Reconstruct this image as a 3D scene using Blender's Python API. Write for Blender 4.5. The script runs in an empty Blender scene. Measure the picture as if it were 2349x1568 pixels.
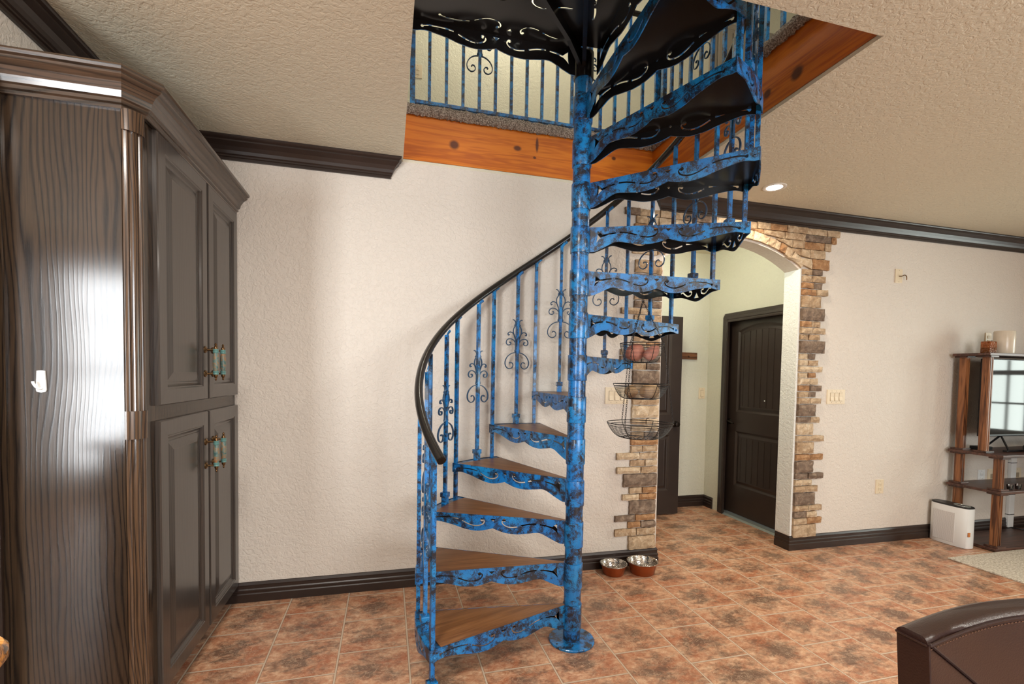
import bpy, bmesh, math, random
from mathutils import Vector, Matrix, geometry as geo

R_ = random.Random(7)
SC = bpy.context.scene
COL = SC.collection
PI = math.pi
cos, sin, rad = math.cos, math.sin, math.radians

# ------------------------------------------------------------------ camera
YAW, PITCH, ROLL, FPX = 0.256768, -0.0373762, 0.0167698, 1088.117
EYE = Vector((0, 0, 1.394))
_f = Vector((sin(YAW) * cos(PITCH), cos(YAW) * cos(PITCH), sin(PITCH)))
_r = Vector((cos(YAW), -sin(YAW), 0))
_u = _r.cross(_f)
_r2 = _r * cos(ROLL) + _u * sin(ROLL)
_u2 = -_r * sin(ROLL) + _u * cos(ROLL)
cam_d = bpy.data.cameras.new('camera')
cam = bpy.data.objects.new('camera', cam_d)
COL.objects.link(cam)
m = Matrix.Identity(4)
for i in range(3):
    m[i][0], m[i][1], m[i][2], m[i][3] = _r2[i], _u2[i], -_f[i], EYE[i]
cam.matrix_world = m
cam_d.sensor_fit = 'HORIZONTAL'
cam_d.sensor_width = 36
cam_d.lens = FPX / 2349 * 36
cam_d.shift_y = 115.58 / 2349
cam_d.clip_start = 0.02
SC.camera = cam

# ------------------------------------------------------------------ exposure, world, big lights
SC.view_settings.view_transform = 'Standard'
SC.view_settings.look = 'None'
SC.view_settings.gamma = 1
SC.view_settings.use_curve_mapping = False
SC.view_settings.exposure = 0.06
SC.cycles.use_denoising = True
SC.cycles.max_bounces = 8
SC.cycles.diffuse_bounces = 5
SC.cycles.glossy_bounces = 4
SC.cycles.transparent_max_bounces = 12
SC.cycles.sample_clamp_indirect = 10
w = bpy.data.worlds.new('world')
SC.world = w
w.use_nodes = True
w.node_tree.nodes['Background'].inputs[0].default_value = (0.80, 0.90, 1.0, 1)
w.node_tree.nodes['Background'].inputs[1].default_value = 1.0


def area(name, loc, target, sx, sy, power, col, spread=180):
    l = bpy.data.lights.new(name, 'AREA')
    l.shape = 'RECTANGLE'
    l.size, l.size_y = sx, sy
    l.energy = power
    l.color = col
    l.spread = rad(spread)
    o = bpy.data.objects.new(name, l)
    COL.objects.link(o)
    o.location = loc
    d = Vector(target) - Vector(loc)
    o.rotation_euler = d.to_track_quat('-Z', 'Y').to_euler()
    return o


DAY = (0.93, 0.97, 1.0)
# daylight standing in the three window openings (front wall y=-2.4, right wall x=7.6)
area('daylight_patio', (-2.98, -2.46, 1.35), (-2.98, 3, 1.35), 0.95, 2.2, 300, DAY)
area('front_window_fill', (2.2, -2.46, 1.55), (2.2, 3, 1.55), 2.3, 1.5, 150, DAY)  # unseen front window, added to throw light onto the stairs
area('daylight_right', (7.66, 1.0, 1.5), (0, 1.0, 1.5), 1.5, 2.4, 140, (0.90, 1.0, 0.92))
area('kitchen_fill', (-0.55, 0.35, 2.70), (-0.55, 0.35, 0), 0.6, 0.6, 62, (1, .95, .88))  # added fill without a fixture, brightens the floor and kitchen side
area('living_fill', (3.4, -0.4, 2.70), (3.4, -0.4, 0), 0.5, 0.5, 45, (1, .94, .85))  # second added fill behind the camera, no fixture modelled
area('upper_window_fill', (1.4, -0.96, 4.3), (1.4, 4, 4.2), 2.4, 1.5, 50, (1, 0.97, 0.88))  # added light at an unseen upstairs window, brightens the upper storey

# ------------------------------------------------------------------ materials
def S(nt, t, **kw):
    n = nt.nodes.new(t)
    for k, v in kw.items():
        setattr(n, k, v)
    return n


def put(nt, sock, v):
    if isinstance(v, bpy.types.NodeSocket):
        nt.links.new(v, sock)
    elif isinstance(v, (tuple, list)) and len(v) == 3 and sock.type == 'RGBA':
        sock.default_value = (*v, 1)
    else:
        sock.default_value = v


class NT:
    def __init__(s, name):
        s.m = bpy.data.materials.new(name)
        s.m.use_nodes = True
        s.t = s.m.node_tree
        s.b = s.t.nodes['Principled BSDF']
        s._tc = None

    def tc(s, which='Object'):
        if not s._tc:
            s._tc = S(s.t, 'ShaderNodeTexCoord')
        return s._tc.outputs[which]

    def math(s, op, a, b=0.0, c=None, clamp=False):
        n = S(s.t, 'ShaderNodeMath', operation=op, use_clamp=clamp)
        put(s.t, n.inputs[0], a)
        put(s.t, n.inputs[1], b)
        if c is not None:
            put(s.t, n.inputs[2], c)
        return n.outputs[0]

    def mapping(s, vec, scale=(1, 1, 1), loc=(0, 0, 0), rot=(0, 0, 0)):
        n = S(s.t, 'ShaderNodeMapping')
        put(s.t, n.inputs['Vector'], vec)
        n.inputs['Scale'].default_value = scale
        n.inputs['Location'].default_value = loc
        n.inputs['Rotation'].default_value = rot
        return n.outputs[0]

    def rnd_offset(s, vec, k=7.0):
        oi = S(s.t, 'ShaderNodeObjectInfo')
        a = s.math('MULTIPLY', oi.outputs['Random'], k)
        n = S(s.t, 'ShaderNodeVectorMath', operation='ADD')
        put(s.t, n.inputs[0], vec)
        c = S(s.t, 'ShaderNodeCombineXYZ')
        put(s.t, c.inputs[0], a)
        put(s.t, c.inputs[1], a)
        put(s.t, c.inputs[2], a)
        put(s.t, n.inputs[1], c.outputs[0])
        return n.outputs[0]

    def noise(s, vec, scale, detail=3, rough=0.5, dist=0.0, out='Fac'):
        n = S(s.t, 'ShaderNodeTexNoise')
        put(s.t, n.inputs['Vector'], vec)
        n.inputs['Scale'].default_value = scale
        n.inputs['Detail'].default_value = detail
        n.inputs['Roughness'].default_value = rough
        n.inputs['Distortion'].default_value = dist
        return n.outputs[out]

    def voronoi(s, vec, scale, feature='F1', out='Distance'):
        n = S(s.t, 'ShaderNodeTexVoronoi', feature=feature)
        put(s.t, n.inputs['Vector'], vec)
        n.inputs['Scale'].default_value = scale
        return n.outputs[out]

    def ramp(s, fac, stops, interp='LINEAR'):
        n = S(s.t, 'ShaderNodeValToRGB')
        put(s.t, n.inputs[0], fac)
        cr = n.color_ramp
        cr.interpolation = interp
        while len(cr.elements) < len(stops):
            cr.elements.new(0.5)
        for e, (p, c) in zip(cr.elements, stops):
            e.position = p
            if not isinstance(c, (tuple, list)):
                c = (c, c, c)
            e.color = (*c, 1)
        return n.outputs[0]

    def mix(s, fac, a, b, mode='MIX'):
        n = S(s.t, 'ShaderNodeMix', data_type='RGBA', blend_type=mode)
        put(s.t, n.inputs[0], fac)
        put(s.t, n.inputs[6], a)
        put(s.t, n.inputs[7], b)
        return n.outputs[2]

    def bump(s, h, strength=0.3, dist=0.01):
        n = S(s.t, 'ShaderNodeBump')
        put(s.t, n.inputs['Height'], h)
        n.inputs['Strength'].default_value = strength
        n.inputs['Distance'].default_value = dist
        put(s.t, s.b.inputs['Normal'], n.outputs[0])

    def set(s, **kw):
        names = dict(col='Base Color', rough='Roughness', metal='Metallic', coat='Coat Weight', coatr='Coat Roughness',
                     ecol='Emission Color', estr='Emission Strength', trans='Transmission Weight', ior='IOR', spec='Specular IOR Level', alpha='Alpha')
        for k, v in kw.items():
            put(s.t, s.b.inputs[names[k]], v)
        return s.m


def plain(name, col, rough=0.5, metal=0.0, var=0.06, **kw):
    n = NT(name)
    f = n.noise(n.tc(), 18, 3)
    c2 = tuple(min(1, max(0, c * (1 - var * 2))) for c in col)
    return n.set(col=n.mix(f, col, c2), rough=rough, metal=metal, **kw)


def mk_wall(name, col, strength=0.5):
    n = NT(name)
    v = n.tc()
    a = n.noise(v, 46, 3, 0.55, 0.8)
    h = n.ramp(a, [(0.38, 0.0), (0.52, 0.75), (0.62, 1.0)])
    b = n.noise(v, 190, 2)
    hh = n.math('MULTIPLY_ADD', b, 0.25, h)
    n.bump(hh, strength, 0.004)
    c = n.mix(n.noise(v, 1.3, 2), col, tuple(x * 0.94 for x in col))
    return n.set(col=c, rough=0.55)


M = {}
M['wall'] = mk_wall('wall_plaster', (0.68, 0.61, 0.53))
M['wall_up'] = mk_wall('upper_plaster', (0.68, 0.64, 0.49), 0.4)
M['hall'] = mk_wall('hall_plaster', (0.66, 0.64, 0.52))
M['ceil'] = mk_wall('ceiling_plaster', (0.655, 0.60, 0.465), 0.4)
M['jamb'] = mk_wall('jamb_plaster', (0.72, 0.72, 0.68))
M['white'] = plain('white_paint', (0.78, 0.74, 0.67), 0.5)


def mk_dark(name, col, rough=0.32):
    n = NT(name)
    f = n.noise(n.mapping(n.tc(), (1, 1, 1)), 9, 4)
    sp = n.noise(n.tc(), 160, 1)
    n.bump(sp, 0.05, 0.002)
    return n.set(col=n.mix(f, col, tuple(c * 0.7 for c in col)), rough=rough)


M['trim'] = mk_dark('dark_brown_paint', (0.030, 0.018, 0.014))
M['door'] = mk_dark('dark_door_paint', (0.036, 0.024, 0.019), 0.38)


def mk_tile():
    n = NT('terracotta_tile')
    sep = S(n.t, 'ShaderNodeSeparateXYZ')
    put(n.t, sep.inputs[0], n.tc())
    TW, TD, X0, Y0 = TILE
    cx = n.math('DIVIDE', n.math('SUBTRACT', sep.outputs[0], X0), TW)
    ci = n.math('FLOOR', cx)
    fu = n.math('FRACT', cx)
    par = n.math('MODULO', n.math('ADD', ci, 100.0), 2.0)
    ry = n.math('ADD', n.math('DIVIDE', n.math('SUBTRACT', sep.outputs[1], Y0), TD), n.math('MULTIPLY', par, 0.5))
    rj = n.math('FLOOR', ry)
    fv = n.math('FRACT', ry)
    du = n.math('SUBTRACT', 0.5, n.math('ABSOLUTE', n.math('SUBTRACT', fu, 0.5)))
    dv = n.math('SUBTRACT', 0.5, n.math('ABSOLUTE', n.math('SUBTRACT', fv, 0.5)))
    d = n.math('MINIMUM', n.math('MULTIPLY', du, TW), n.math('MULTIPLY', dv, TD))
    grout = n.ramp(n.math('MULTIPLY', d, 100.0), [(0.34, 1.0), (0.46, 0.0)])
    comb = S(n.t, 'ShaderNodeCombineXYZ')
    put(n.t, comb.inputs[0], ci)
    put(n.t, comb.inputs[1], rj)
    wn = S(n.t, 'ShaderNodeTexWhiteNoise', noise_dimensions='3D')
    put(n.t, wn.inputs['Vector'], comb.outputs[0])
    loc = S(n.t, 'ShaderNodeCombineXYZ')
    put(n.t, loc.inputs[0], fu)
    put(n.t, loc.inputs[1], fv)
    put(n.t, loc.inputs[2], n.math('MULTIPLY', wn.outputs['Value'], 3.0))
    lv = n.mapping(loc.outputs[0], (1.0, 1.25, 1.0))
    big = n.noise(lv, 2.6, 6, 0.62, 0.35)
    fine = n.noise(lv, 9, 6, 0.65, 0.6)
    red = n.noise(n.mapping(lv, (1, 1, 1), (4, 2, 1)), 2.2, 4, 0.6)
    cen = n.math('MULTIPLY', n.math('MULTIPLY', du, dv), 3.4)          # 0 at the edges of a tile, printed blotch mid-tile
    base = n.ramp(fine, [(0.30, (0.34, 0.135, 0.064)), (0.44, (0.50, 0.245, 0.135)), (0.58, (0.62, 0.36, 0.215)), (0.72, (0.75, 0.53, 0.37))])
    c = n.mix(n.ramp(red, [(0.47, 0.0), (0.66, 0.75)]), base, (0.37, 0.10, 0.036))
    mot = n.noise(lv, 5.5, 8, 0.72, 0.5)
    bl = n.math('ADD', n.math('MULTIPLY', cen, 0.30), n.math('ADD', n.math('MULTIPLY', big, 0.62), n.math('MULTIPLY', mot, 0.75)))
    c = n.mix(n.ramp(bl, [(0.69, 0.0), (0.90, 0.82)]), c, (0.105, 0.062, 0.042))
    vein = n.noise(lv, 6.5, 5, 0.6, 1.5)
    vn = n.ramp(n.math('ABSOLUTE', n.math('SUBTRACT', vein, 0.5)), [(0.0, 1.0), (0.022, 0.0)])
    c = n.mix(n.math('MULTIPLY', vn, 0.55), c, (0.70, 0.50, 0.33))
    gd = n.ramp(n.math('MULTIPLY', d, 100.0), [(0.30, 0.0), (0.44, 0.7), (0.52, 0.7), (0.66, 0.0)])      # darker line along each tile's edge
    c = n.mix(gd, c, (0.20, 0.11, 0.07))
    c = n.mix(grout, c, (0.58, 0.45, 0.33))
    h = n.math('SUBTRACT', n.math('MULTIPLY', fine, 0.25), grout)
    n.bump(h, 0.6, 0.004)
    r = n.mix(grout, n.ramp(fine, [(0.3, 0.42), (0.7, 0.30)]), (0.8, 0.8, 0.8))
    return n.set(col=c, rough=r)


TILE = (0.3337, 0.3108, -0.892, 2.432)
M['tile'] = mk_tile()


def mk_blue():
    n = NT('sponged_blue_metal')
    v = n.rnd_offset(n.tc())
    big = n.noise(v, 19, 4, 0.65, 0.3)
    fine = n.noise(v, 420, 2, 0.7)
    mid = n.noise(v, 75, 3, 0.7)
    f = n.math('ADD', n.math('MULTIPLY', big, 1.3), n.math('ADD', n.math('MULTIPLY', fine, 0.95), n.math('MULTIPLY', mid, 0.35)))
    k = n.ramp(n.math('SUBTRACT', f, 0.80), [(0.43, 0.0), (0.56, 1.0)])
    hue = n.noise(v, 5, 2)
    blue = n.mix(n.ramp(hue, [(0.4, 0.0), (0.65, 1.0)]), (0.004, 0.165, 0.50), (0.008, 0.225, 0.55))
    c = n.mix(k, (0.012, 0.013, 0.020), blue)
    n.bump(fine, 0.08, 0.001)
    return n.set(col=c, rough=0.33, coat=0.3, coatr=0.12)


M['blue'] = mk_blue()
M['black'] = mk_dark('black_enamel', (0.009, 0.009, 0.010), 0.22)
M['rail'] = mk_dark('dark_bronze_rail', (0.020, 0.017, 0.015), 0.2)
M['iron'] = mk_dark('dark_blued_iron', (0.028, 0.080, 0.16), 0.3)


def mk_wood(name, dark, mid, light, axis='X', scale=1.0, rough=0.35, coat=0.0, knots=(), contrast=1.0, rings=None):
    n = NT(name)
    v = n.rnd_offset(n.tc(), 3.0)
    st = {'X': (0.5, 9, 9), 'Y': (9, 0.5, 9), 'Z': (9, 9, 0.5)}[axis]
    st = tuple(x * scale for x in st)
    mp = n.mapping(v, st)
    a = n.noise(mp, 1.6, 4, 0.6, 0.6)
    fine = n.noise(n.mapping(v, tuple(x * 9 for x in st)), 1.0, 3, 0.6)
    wv = S(n.t, 'ShaderNodeMath', operation='SINE')
    put(n.t, wv.inputs[0], n.math('MULTIPLY', a, rings or 34.0))
    f = n.math('ADD', n.math('MULTIPLY', wv.outputs[0], 0.16 * contrast), n.math('ADD', n.math('MULTIPLY', a, 0.55), n.math('MULTIPLY', fine, 0.42)))
    c = n.ramp(f, [(0.28, dark), (0.5, mid), (0.75, light)])
    for (ka, kz, ra, rz) in knots:                                   # knots of the boards, at (along, height)
        sp = S(n.t, 'ShaderNodeSeparateXYZ')
        put(n.t, sp.inputs[0], n.tc())
        al = sp.outputs[0] if axis == 'X' else sp.outputs[1]
        da = n.math('DIVIDE', n.math('SUBTRACT', al, ka), ra)
        dz = n.math('DIVIDE', n.math('SUBTRACT', sp.outputs[2], kz), rz)
        dd = n.math('ADD', n.math('SQRT', n.math('ADD', n.math('POWER', da, 2.0), n.math('POWER', dz, 2.0))), n.math('MULTIPLY', a, 0.5))
        c = n.mix(n.ramp(n.math('MULTIPLY', dd, 0.5), [(0.40, 0.92), (0.62, 0.0)]), c, (0.075, 0.016, 0.004))
    n.bump(fine, 0.1, 0.002)
    return n.set(col=c, rough=rough, coat=coat, coatr=0.15, spec=0.3 if knots else 0.5)


M['tread'] = mk_wood('oak_tread', (0.12, 0.045, 0.014), (0.25, 0.105, 0.036), (0.36, 0.17, 0.066), 'X', 1.2, 0.36, rings=20, contrast=.6)
M['pine'] = mk_wood('orange_pine', (0.40, 0.088, 0.004), (0.55, 0.145, 0.006), (0.63, 0.19, 0.012), 'X', 0.8, 0.45, 0.0,
                    ((0.406, 2.871, .040, .036), (0.829, 2.906, .034, .022), (0.966, 2.945, .013, .06), (0.95, 2.86, .014, .010), (1.534, 2.93, .02, .016)), 0.8, 40)
M['pine_y'] = mk_wood('orange_pine_side', (0.40, 0.088, 0.004), (0.55, 0.145, 0.006), (0.63, 0.19, 0.012), 'Y', 0.8, 0.45, 0.0,
                      ((1.865, 2.822, .042, .036), (2.045, 2.828, .03, .026), (2.5, 2.9, .03, .026)), 0.8, 40)
def mk_oak(name, dark, mid, light, rough, coat, k=1.0, horiz=False, sp=0.4):
    n = NT(name)
    v = n.tc()
    sep = S(n.t, 'ShaderNodeSeparateXYZ')
    put(n.t, sep.inputs[0], v)
    xy = n.math('ADD', sep.outputs[0], n.math('MULTIPLY', sep.outputs[1], 0.9))
    if horiz:
        xy = sep.outputs[2]
    st = (lambda a, b: (b, b, a)) if horiz else (lambda a, b: (a, a, b))
    big = n.noise(n.mapping(v, st(3.0, 0.5)), 1.6, 2, 0.5)
    med = n.noise(n.mapping(v, st(30, 2.2)), 1.6, 3, 0.55)
    ph = n.math('ADD', n.math('MULTIPLY', xy, 330.0 * k), n.math('ADD', n.math('MULTIPLY', big, 75.0), n.math('MULTIPLY', med, 4.5)))
    wv = n.math('POWER', n.math('MULTIPLY_ADD', n.math('SINE', ph), 0.5, 0.5), 4.0)
    fine = n.noise(n.mapping(v, st(260, 8)), 1.0, 3, 0.6)
    tone = n.noise(n.mapping(v, st(7, 0.9)), 1.0, 2)
    f = n.math('ADD', n.math('MULTIPLY', wv, 0.26), n.math('ADD', n.math('MULTIPLY', fine, 0.35), n.math('MULTIPLY', tone, 0.25)))
    c = n.ramp(f, [(0.20, light), (0.40, mid), (0.62, dark)])
    n.bump(n.math('ADD', wv, fine), 0.03, 0.0012)
    return n.set(col=c, rough=rough, coat=coat, coatr=0.12, spec=sp)


M['oak'] = mk_oak('dark_stained_oak', (0.010, 0.007, 0.006), (0.027, 0.018, 0.012), (0.055, 0.033, 0.019), 0.14, 0.0, sp=0.36)
M['oak_p'] = mk_oak('worn_stained_oak', (0.018, 0.012, 0.009), (0.050, 0.031, 0.020), (0.12, 0.064, 0.031), 0.24, 0.25, 1.2)
M['oak_h'] = mk_oak('worn_cornice_oak', (0.020, 0.014, 0.010), (0.044, 0.029, 0.020), (0.085, 0.050, 0.030), 0.26, 0.45, 1.0, True)
M['oak_d'] = mk_oak('dark_door_oak', (0.030, 0.025, 0.021), (0.046, 0.037, 0.031), (0.060, 0.048, 0.041), 0.28, 0.3, 1.6)
M['stand'] = mk_wood('stained_stand_wood', (0.055, 0.018, 0.007), (0.17, 0.062, 0.022), (0.30, 0.12, 0.045), 'Z', 1.0, 0.4)
M['stand_b'] = mk_wood('stained_board', (0.035, 0.014, 0.009), (0.075, 0.032, 0.021), (0.12, 0.052, 0.034), 'X', 1.0, 0.4)
M['rack'] = mk_wood('brown_rack_wood', (0.06, 0.022, 0.01), (0.14, 0.055, 0.022), (0.22, 0.09, 0.035), 'X', 1.5, 0.4)


def mk_stone(name, a, b, c):
    n = NT(name)
    v = n.tc()
    f = n.noise(v, 22, 6, 0.65, 0.8)
    g = n.noise(v, 5, 2)
    col = n.ramp(f, [(0.28, a), (0.5, b), (0.72, c)])
    col = n.mix(n.math('MULTIPLY', g, 0.4), col, b)
    h = n.noise(v, 38, 6, 0.7, 0.5)
    n.bump(h, 0.9, 0.012)
    return n.set(col=col, rough=0.8)


STONES = [mk_stone('stone_tan', (0.20, 0.12, 0.06), (0.42, 0.28, 0.16), (0.68, 0.55, 0.38)),
          mk_stone('stone_cream', (0.34, 0.23, 0.13), (0.56, 0.42, 0.27), (0.76, 0.66, 0.50)),
          mk_stone('stone_rust', (0.16, 0.07, 0.025), (0.37, 0.19, 0.08), (0.58, 0.38, 0.20)),
          mk_stone('stone_umber', (0.085, 0.055, 0.038), (0.20, 0.135, 0.09), (0.40, 0.30, 0.21)),
          mk_stone('stone_sand', (0.24, 0.16, 0.085), (0.47, 0.33, 0.20), (0.66, 0.53, 0.37))]


def mk_speckle(name, a, b, c, scale, bump=0.6, rough=0.95):
    n = NT(name)
    f = n.noise(n.tc(), scale, 2, 0.7)
    n.bump(f, bump, 0.006)
    return n.set(col=n.ramp(f, [(0.36, a), (0.5, b), (0.63, c)]), rough=rough)


M['carpet'] = mk_speckle('frieze_carpet', (0.085, 0.062, 0.046), (0.24, 0.19, 0.15), (0.44, 0.38, 0.32), 150, 1.0)
M['rug'] = mk_speckle('oatmeal_rug', (0.34, 0.29, 0.22), (0.52, 0.46, 0.37), (0.66, 0.60, 0.50), 75, 0.6)
M['ivory'] = plain('ivory_plastic', (0.72, 0.60, 0.42), 0.35, 0, 0.02)
M['ivory_d'] = plain('ivory_slot', (0.30, 0.23, 0.15), 0.5, 0, 0.02)
M['whitep'] = plain('white_plastic', (0.72, 0.72, 0.70), 0.35, 0, 0.02)
M['brass'] = plain('antique_brass', (0.22, 0.125, 0.055), 0.35, 0.9, 0.2)
M['knob'] = plain('oil_bronze', (0.035, 0.027, 0.022), 0.3, 0.8, 0.1)
M['steel'] = plain('threshold_metal', (0.42, 0.46, 0.44), 0.35, 0.7, 0.05)
M['wire'] = plain('dark_wire', (0.035, 0.032, 0.03), 0.4, 0.6, 0.1)
M['copper'] = plain('copper_lacquer', (0.36, 0.085, 0.022), 0.28, 0.55, 0.15)
M['blk'] = plain('black_plastic', (0.012, 0.012, 0.013), 0.35, 0, 0.05)
M['grey'] = plain('grey_fabric', (0.10, 0.13, 0.16), 0.7, 0, 0.08)
M['tag'] = plain('orange_tag', (0.55, 0.19, 0.05), 0.5, 0, 0.05)
M['screen'] = plain('screen_glass', (0.006, 0.008, 0.009), 0.05, 0, 0.0, spec=0.3)
M['taupe'] = plain('taupe_paint', (0.33, 0.28, 0.22), 0.5, 0, 0.04)
M['glossw'] = plain('glazed_cream', (0.66, 0.57, 0.45), 0.25, 0, 0.05)


def mk_teal():
    n = NT('crackled_teal_ceramic')
    v = n.rnd_offset(n.tc())
    f = n.noise(v, 60, 5, 0.6)
    return n.set(col=n.ramp(f, [(0.34, (0.05, 0.115, 0.11)), (0.46, (0.12, 0.19, 0.165)), (0.54, (0.27, 0.18, 0.10)), (0.68, (0.30, 0.13, 0.05))]), rough=0.4)


M['teal'] = mk_teal()
M['teal_b'] = plain('teal_glaze', (0.12, 0.27, 0.25), 0.35, 0, 0.1)


def mk_dimple():
    n = NT('dimpled_steel')
    sep = S(n.t, 'ShaderNodeSeparateXYZ')
    put(n.t, sep.inputs[0], n.tc())
    ang = n.math('ARCTAN2', sep.outputs[1], sep.outputs[0])
    cb = S(n.t, 'ShaderNodeCombineXYZ')
    put(n.t, cb.inputs[0], n.math('MULTIPLY', ang, 8.0))
    put(n.t, cb.inputs[1], n.math('MULTIPLY', sep.outputs[2], 150.0))
    d = n.voronoi(cb.outputs[0], 1.0)
    n.bump(n.ramp(d, [(0.1, 1.0), (0.5, 0.0)]), 0.9, 0.004)
    return n.set(col=(0.62, 0.58, 0.53), metal=1.0, rough=0.18)


M['dimple'] = mk_dimple()


def mk_potato(name, a, b):
    n = NT(name)
    v = n.rnd_offset(n.tc())
    f = n.noise(v, 25, 5, 0.6)
    n.bump(n.noise(v, 60, 3), 0.2, 0.003)
    return n.set(col=n.ramp(f, [(0.35, a), (0.65, b)]), rough=0.6)


M['sweet'] = mk_potato('sweet_potato_skin', (0.46, 0.15, 0.10), (0.62, 0.25, 0.17))
M['russet'] = mk_potato('russet_skin', (0.30, 0.17, 0.08), (0.50, 0.33, 0.17))


def mk_leather():
    n = NT('brown_leather')
    v = n.tc()
    g = n.voronoi(v, 260)
    n.bump(n.math('ADD', g, n.math('MULTIPLY', n.noise(v, 14, 3), 1.2)), 0.12, 0.004)
    f = n.noise(v, 6, 4, 0.6)
    return n.set(col=n.mix(f, (0.030, 0.009, 0.006), (0.016, 0.0055, 0.0045)), rough=0.34, coat=0.15, coatr=0.3)


M['leather'] = mk_leather()
M['stitch'] = plain('tan_stitch', (0.16, 0.07, 0.035), 0.6, 0, 0.1)


def mk_granite():
    n = NT('amber_granite')
    v = n.tc()
    f = n.noise(v, 28, 7, 0.7, 1.2)
    return n.set(col=n.ramp(f, [(0.36, (0.06, 0.035, 0.02)), (0.46, (0.48, 0.20, 0.045)), (0.58, (0.62, 0.32, 0.10)), (0.72, (0.55, 0.42, 0.28))]), rough=0.12, coat=0.4)


M['granite'] = mk_granite()


def mk_amber():
    n = NT('amber_glass')
    n.bump(n.voronoi(n.tc(), 60), 0.8, 0.01)
    return n.set(col=(0.55, 0.16, 0.03), rough=0.08, trans=0.75, ior=1.5)


M['amber'] = mk_amber()


def mk_glass():
    n = NT('window_glass')
    tr = S(n.t, 'ShaderNodeBsdfTransparent')
    gl = S(n.t, 'ShaderNodeBsdfGlossy')
    gl.inputs['Roughness'].default_value = 0.02
    mx = S(n.t, 'ShaderNodeMixShader')
    fr = S(n.t, 'ShaderNodeFresnel')
    put(n.t, mx.inputs[0], fr.outputs[0])
    put(n.t, mx.inputs[1], tr.outputs[0])
    put(n.t, mx.inputs[2], gl.outputs[0])
    out = [x for x in n.t.nodes if x.type == 'OUTPUT_MATERIAL'][0]
    n.t.links.new(mx.outputs[0], out.inputs[0])
    return n.m


M['glass'] = mk_glass()


def mk_lens():
    n = NT('lit_lens')
    return n.set(col=(1, 1, 1), ecol=(1, 0.95, 0.86), estr=9.0)


M['lens'] = mk_lens()


def mk_grille():
    n = NT('perforated_grille')
    sep = S(n.t, 'ShaderNodeSeparateXYZ')
    put(n.t, sep.inputs[0], n.tc())
    cb = S(n.t, 'ShaderNodeCombineXYZ')
    put(n.t, cb.inputs[0], n.math('MULTIPLY', sep.outputs[1], 170.0))
    put(n.t, cb.inputs[1], n.math('MULTIPLY', sep.outputs[2], 170.0))
    vv = S(n.t, 'ShaderNodeVectorMath', operation='FRACTION')
    put(n.t, vv.inputs[0], cb.outputs[0])
    s2 = S(n.t, 'ShaderNodeSeparateXYZ')
    put(n.t, s2.inputs[0], vv.outputs[0])
    a = n.math('POWER', n.math('SUBTRACT', s2.outputs[0], 0.5), 2.0)
    b = n.math('POWER', n.math('SUBTRACT', s2.outputs[1], 0.5), 2.0)
    d = n.math('SQRT', n.math('ADD', a, b))
    return n.set(col=n.ramp(d, [(0.26, (0.16, 0.15, 0.15)), (0.34, (0.72, 0.69, 0.66))]), rough=0.5)


M['grille'] = mk_grille()

# ------------------------------------------------------------------ mesh helpers
def obj(name, bm, mats, parent=None, smooth=False, recalc=True):
    if recalc:
        bmesh.ops.recalc_face_normals(bm, faces=bm.faces[:])
    me = bpy.data.meshes.new(name)
    bm.to_mesh(me)
    bm.free()
    for x in (mats if isinstance(mats, (list, tuple)) else [mats]):
        me.materials.append(x)
    if smooth:
        for p in me.polygons:
            p.use_smooth = True
        me.set_sharp_from_angle(angle=rad(38))
    o = bpy.data.objects.new(name, me)
    COL.objects.link(o)
    if parent:
        o.parent = parent
    return o


def thing(name, label, cat, loc=(0, 0, 0), rz=0.0, group=None):
    o = bpy.data.objects.new(name, None)
    COL.objects.link(o)
    o.empty_display_size = 0.1
    o.location = loc
    o.rotation_euler = (0, 0, rz)
    return tag(o, label, cat, group)


def tag(o, label, cat, group=None):
    o['label'] = label
    o['category'] = cat
    if group:
        o['group'] = group
    return o


def struct(name, bm, mats, smooth=False, **kw):
    o = obj(name, bm, mats, None, smooth, **kw)
    o['kind'] = 'structure'
    return o


def part(name, bm, mats, parent, smooth=False, label=None, **kw):
    """mesh part of a thing: geometry given in the thing's local frame"""
    o = obj(name, bm, mats, parent, smooth, **kw)
    if label:
        o['label'] = label
    return o


def dup(o, parent=None):
    c = o.copy()
    COL.objects.link(c)
    if parent:
        c.parent = parent
    for ch in list(o.children):
        dup(ch, c)
    return c


def B():
    return bmesh.new()


def box(bm, x0, x1, y0, y1, z0, z1, mi=0, bev=0.0):
    vs = [bm.verts.new((x, y, z)) for z in (z0, z1) for y in (y0, y1) for x in (x0, x1)]
    q = [(0, 2, 3, 1), (4, 5, 7, 6), (0, 1, 5, 4), (2, 6, 7, 3), (1, 3, 7, 5), (0, 4, 6, 2)]
    fs = [bm.faces.new([vs[i] for i in f]) for f in q]
    for f in fs:
        f.material_index = mi
    if bev:
        es = list({e for f in fs for e in f.edges})
        r = bmesh.ops.bevel(bm, geom=es, offset=bev, segments=2, affect='EDGES', profile=0.6)
        for f in r['faces']:
            f.material_index = mi
    return fs


def cen(vo, t_):
    return sum(vo[i].x for i in t_) / len(t_), sum(vo[i].y for i in t_) / len(t_)


def in_poly(poly, x, y):
    r, n = False, len(poly)
    for i in range(n):
        (x0, y0), (x1, y1) = poly[i][:2], poly[(i + 1) % n][:2]
        if (y0 > y) != (y1 > y) and x < (x1 - x0) * (y - y0) / (y1 - y0) + x0:
            r = not r
    return r


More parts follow.
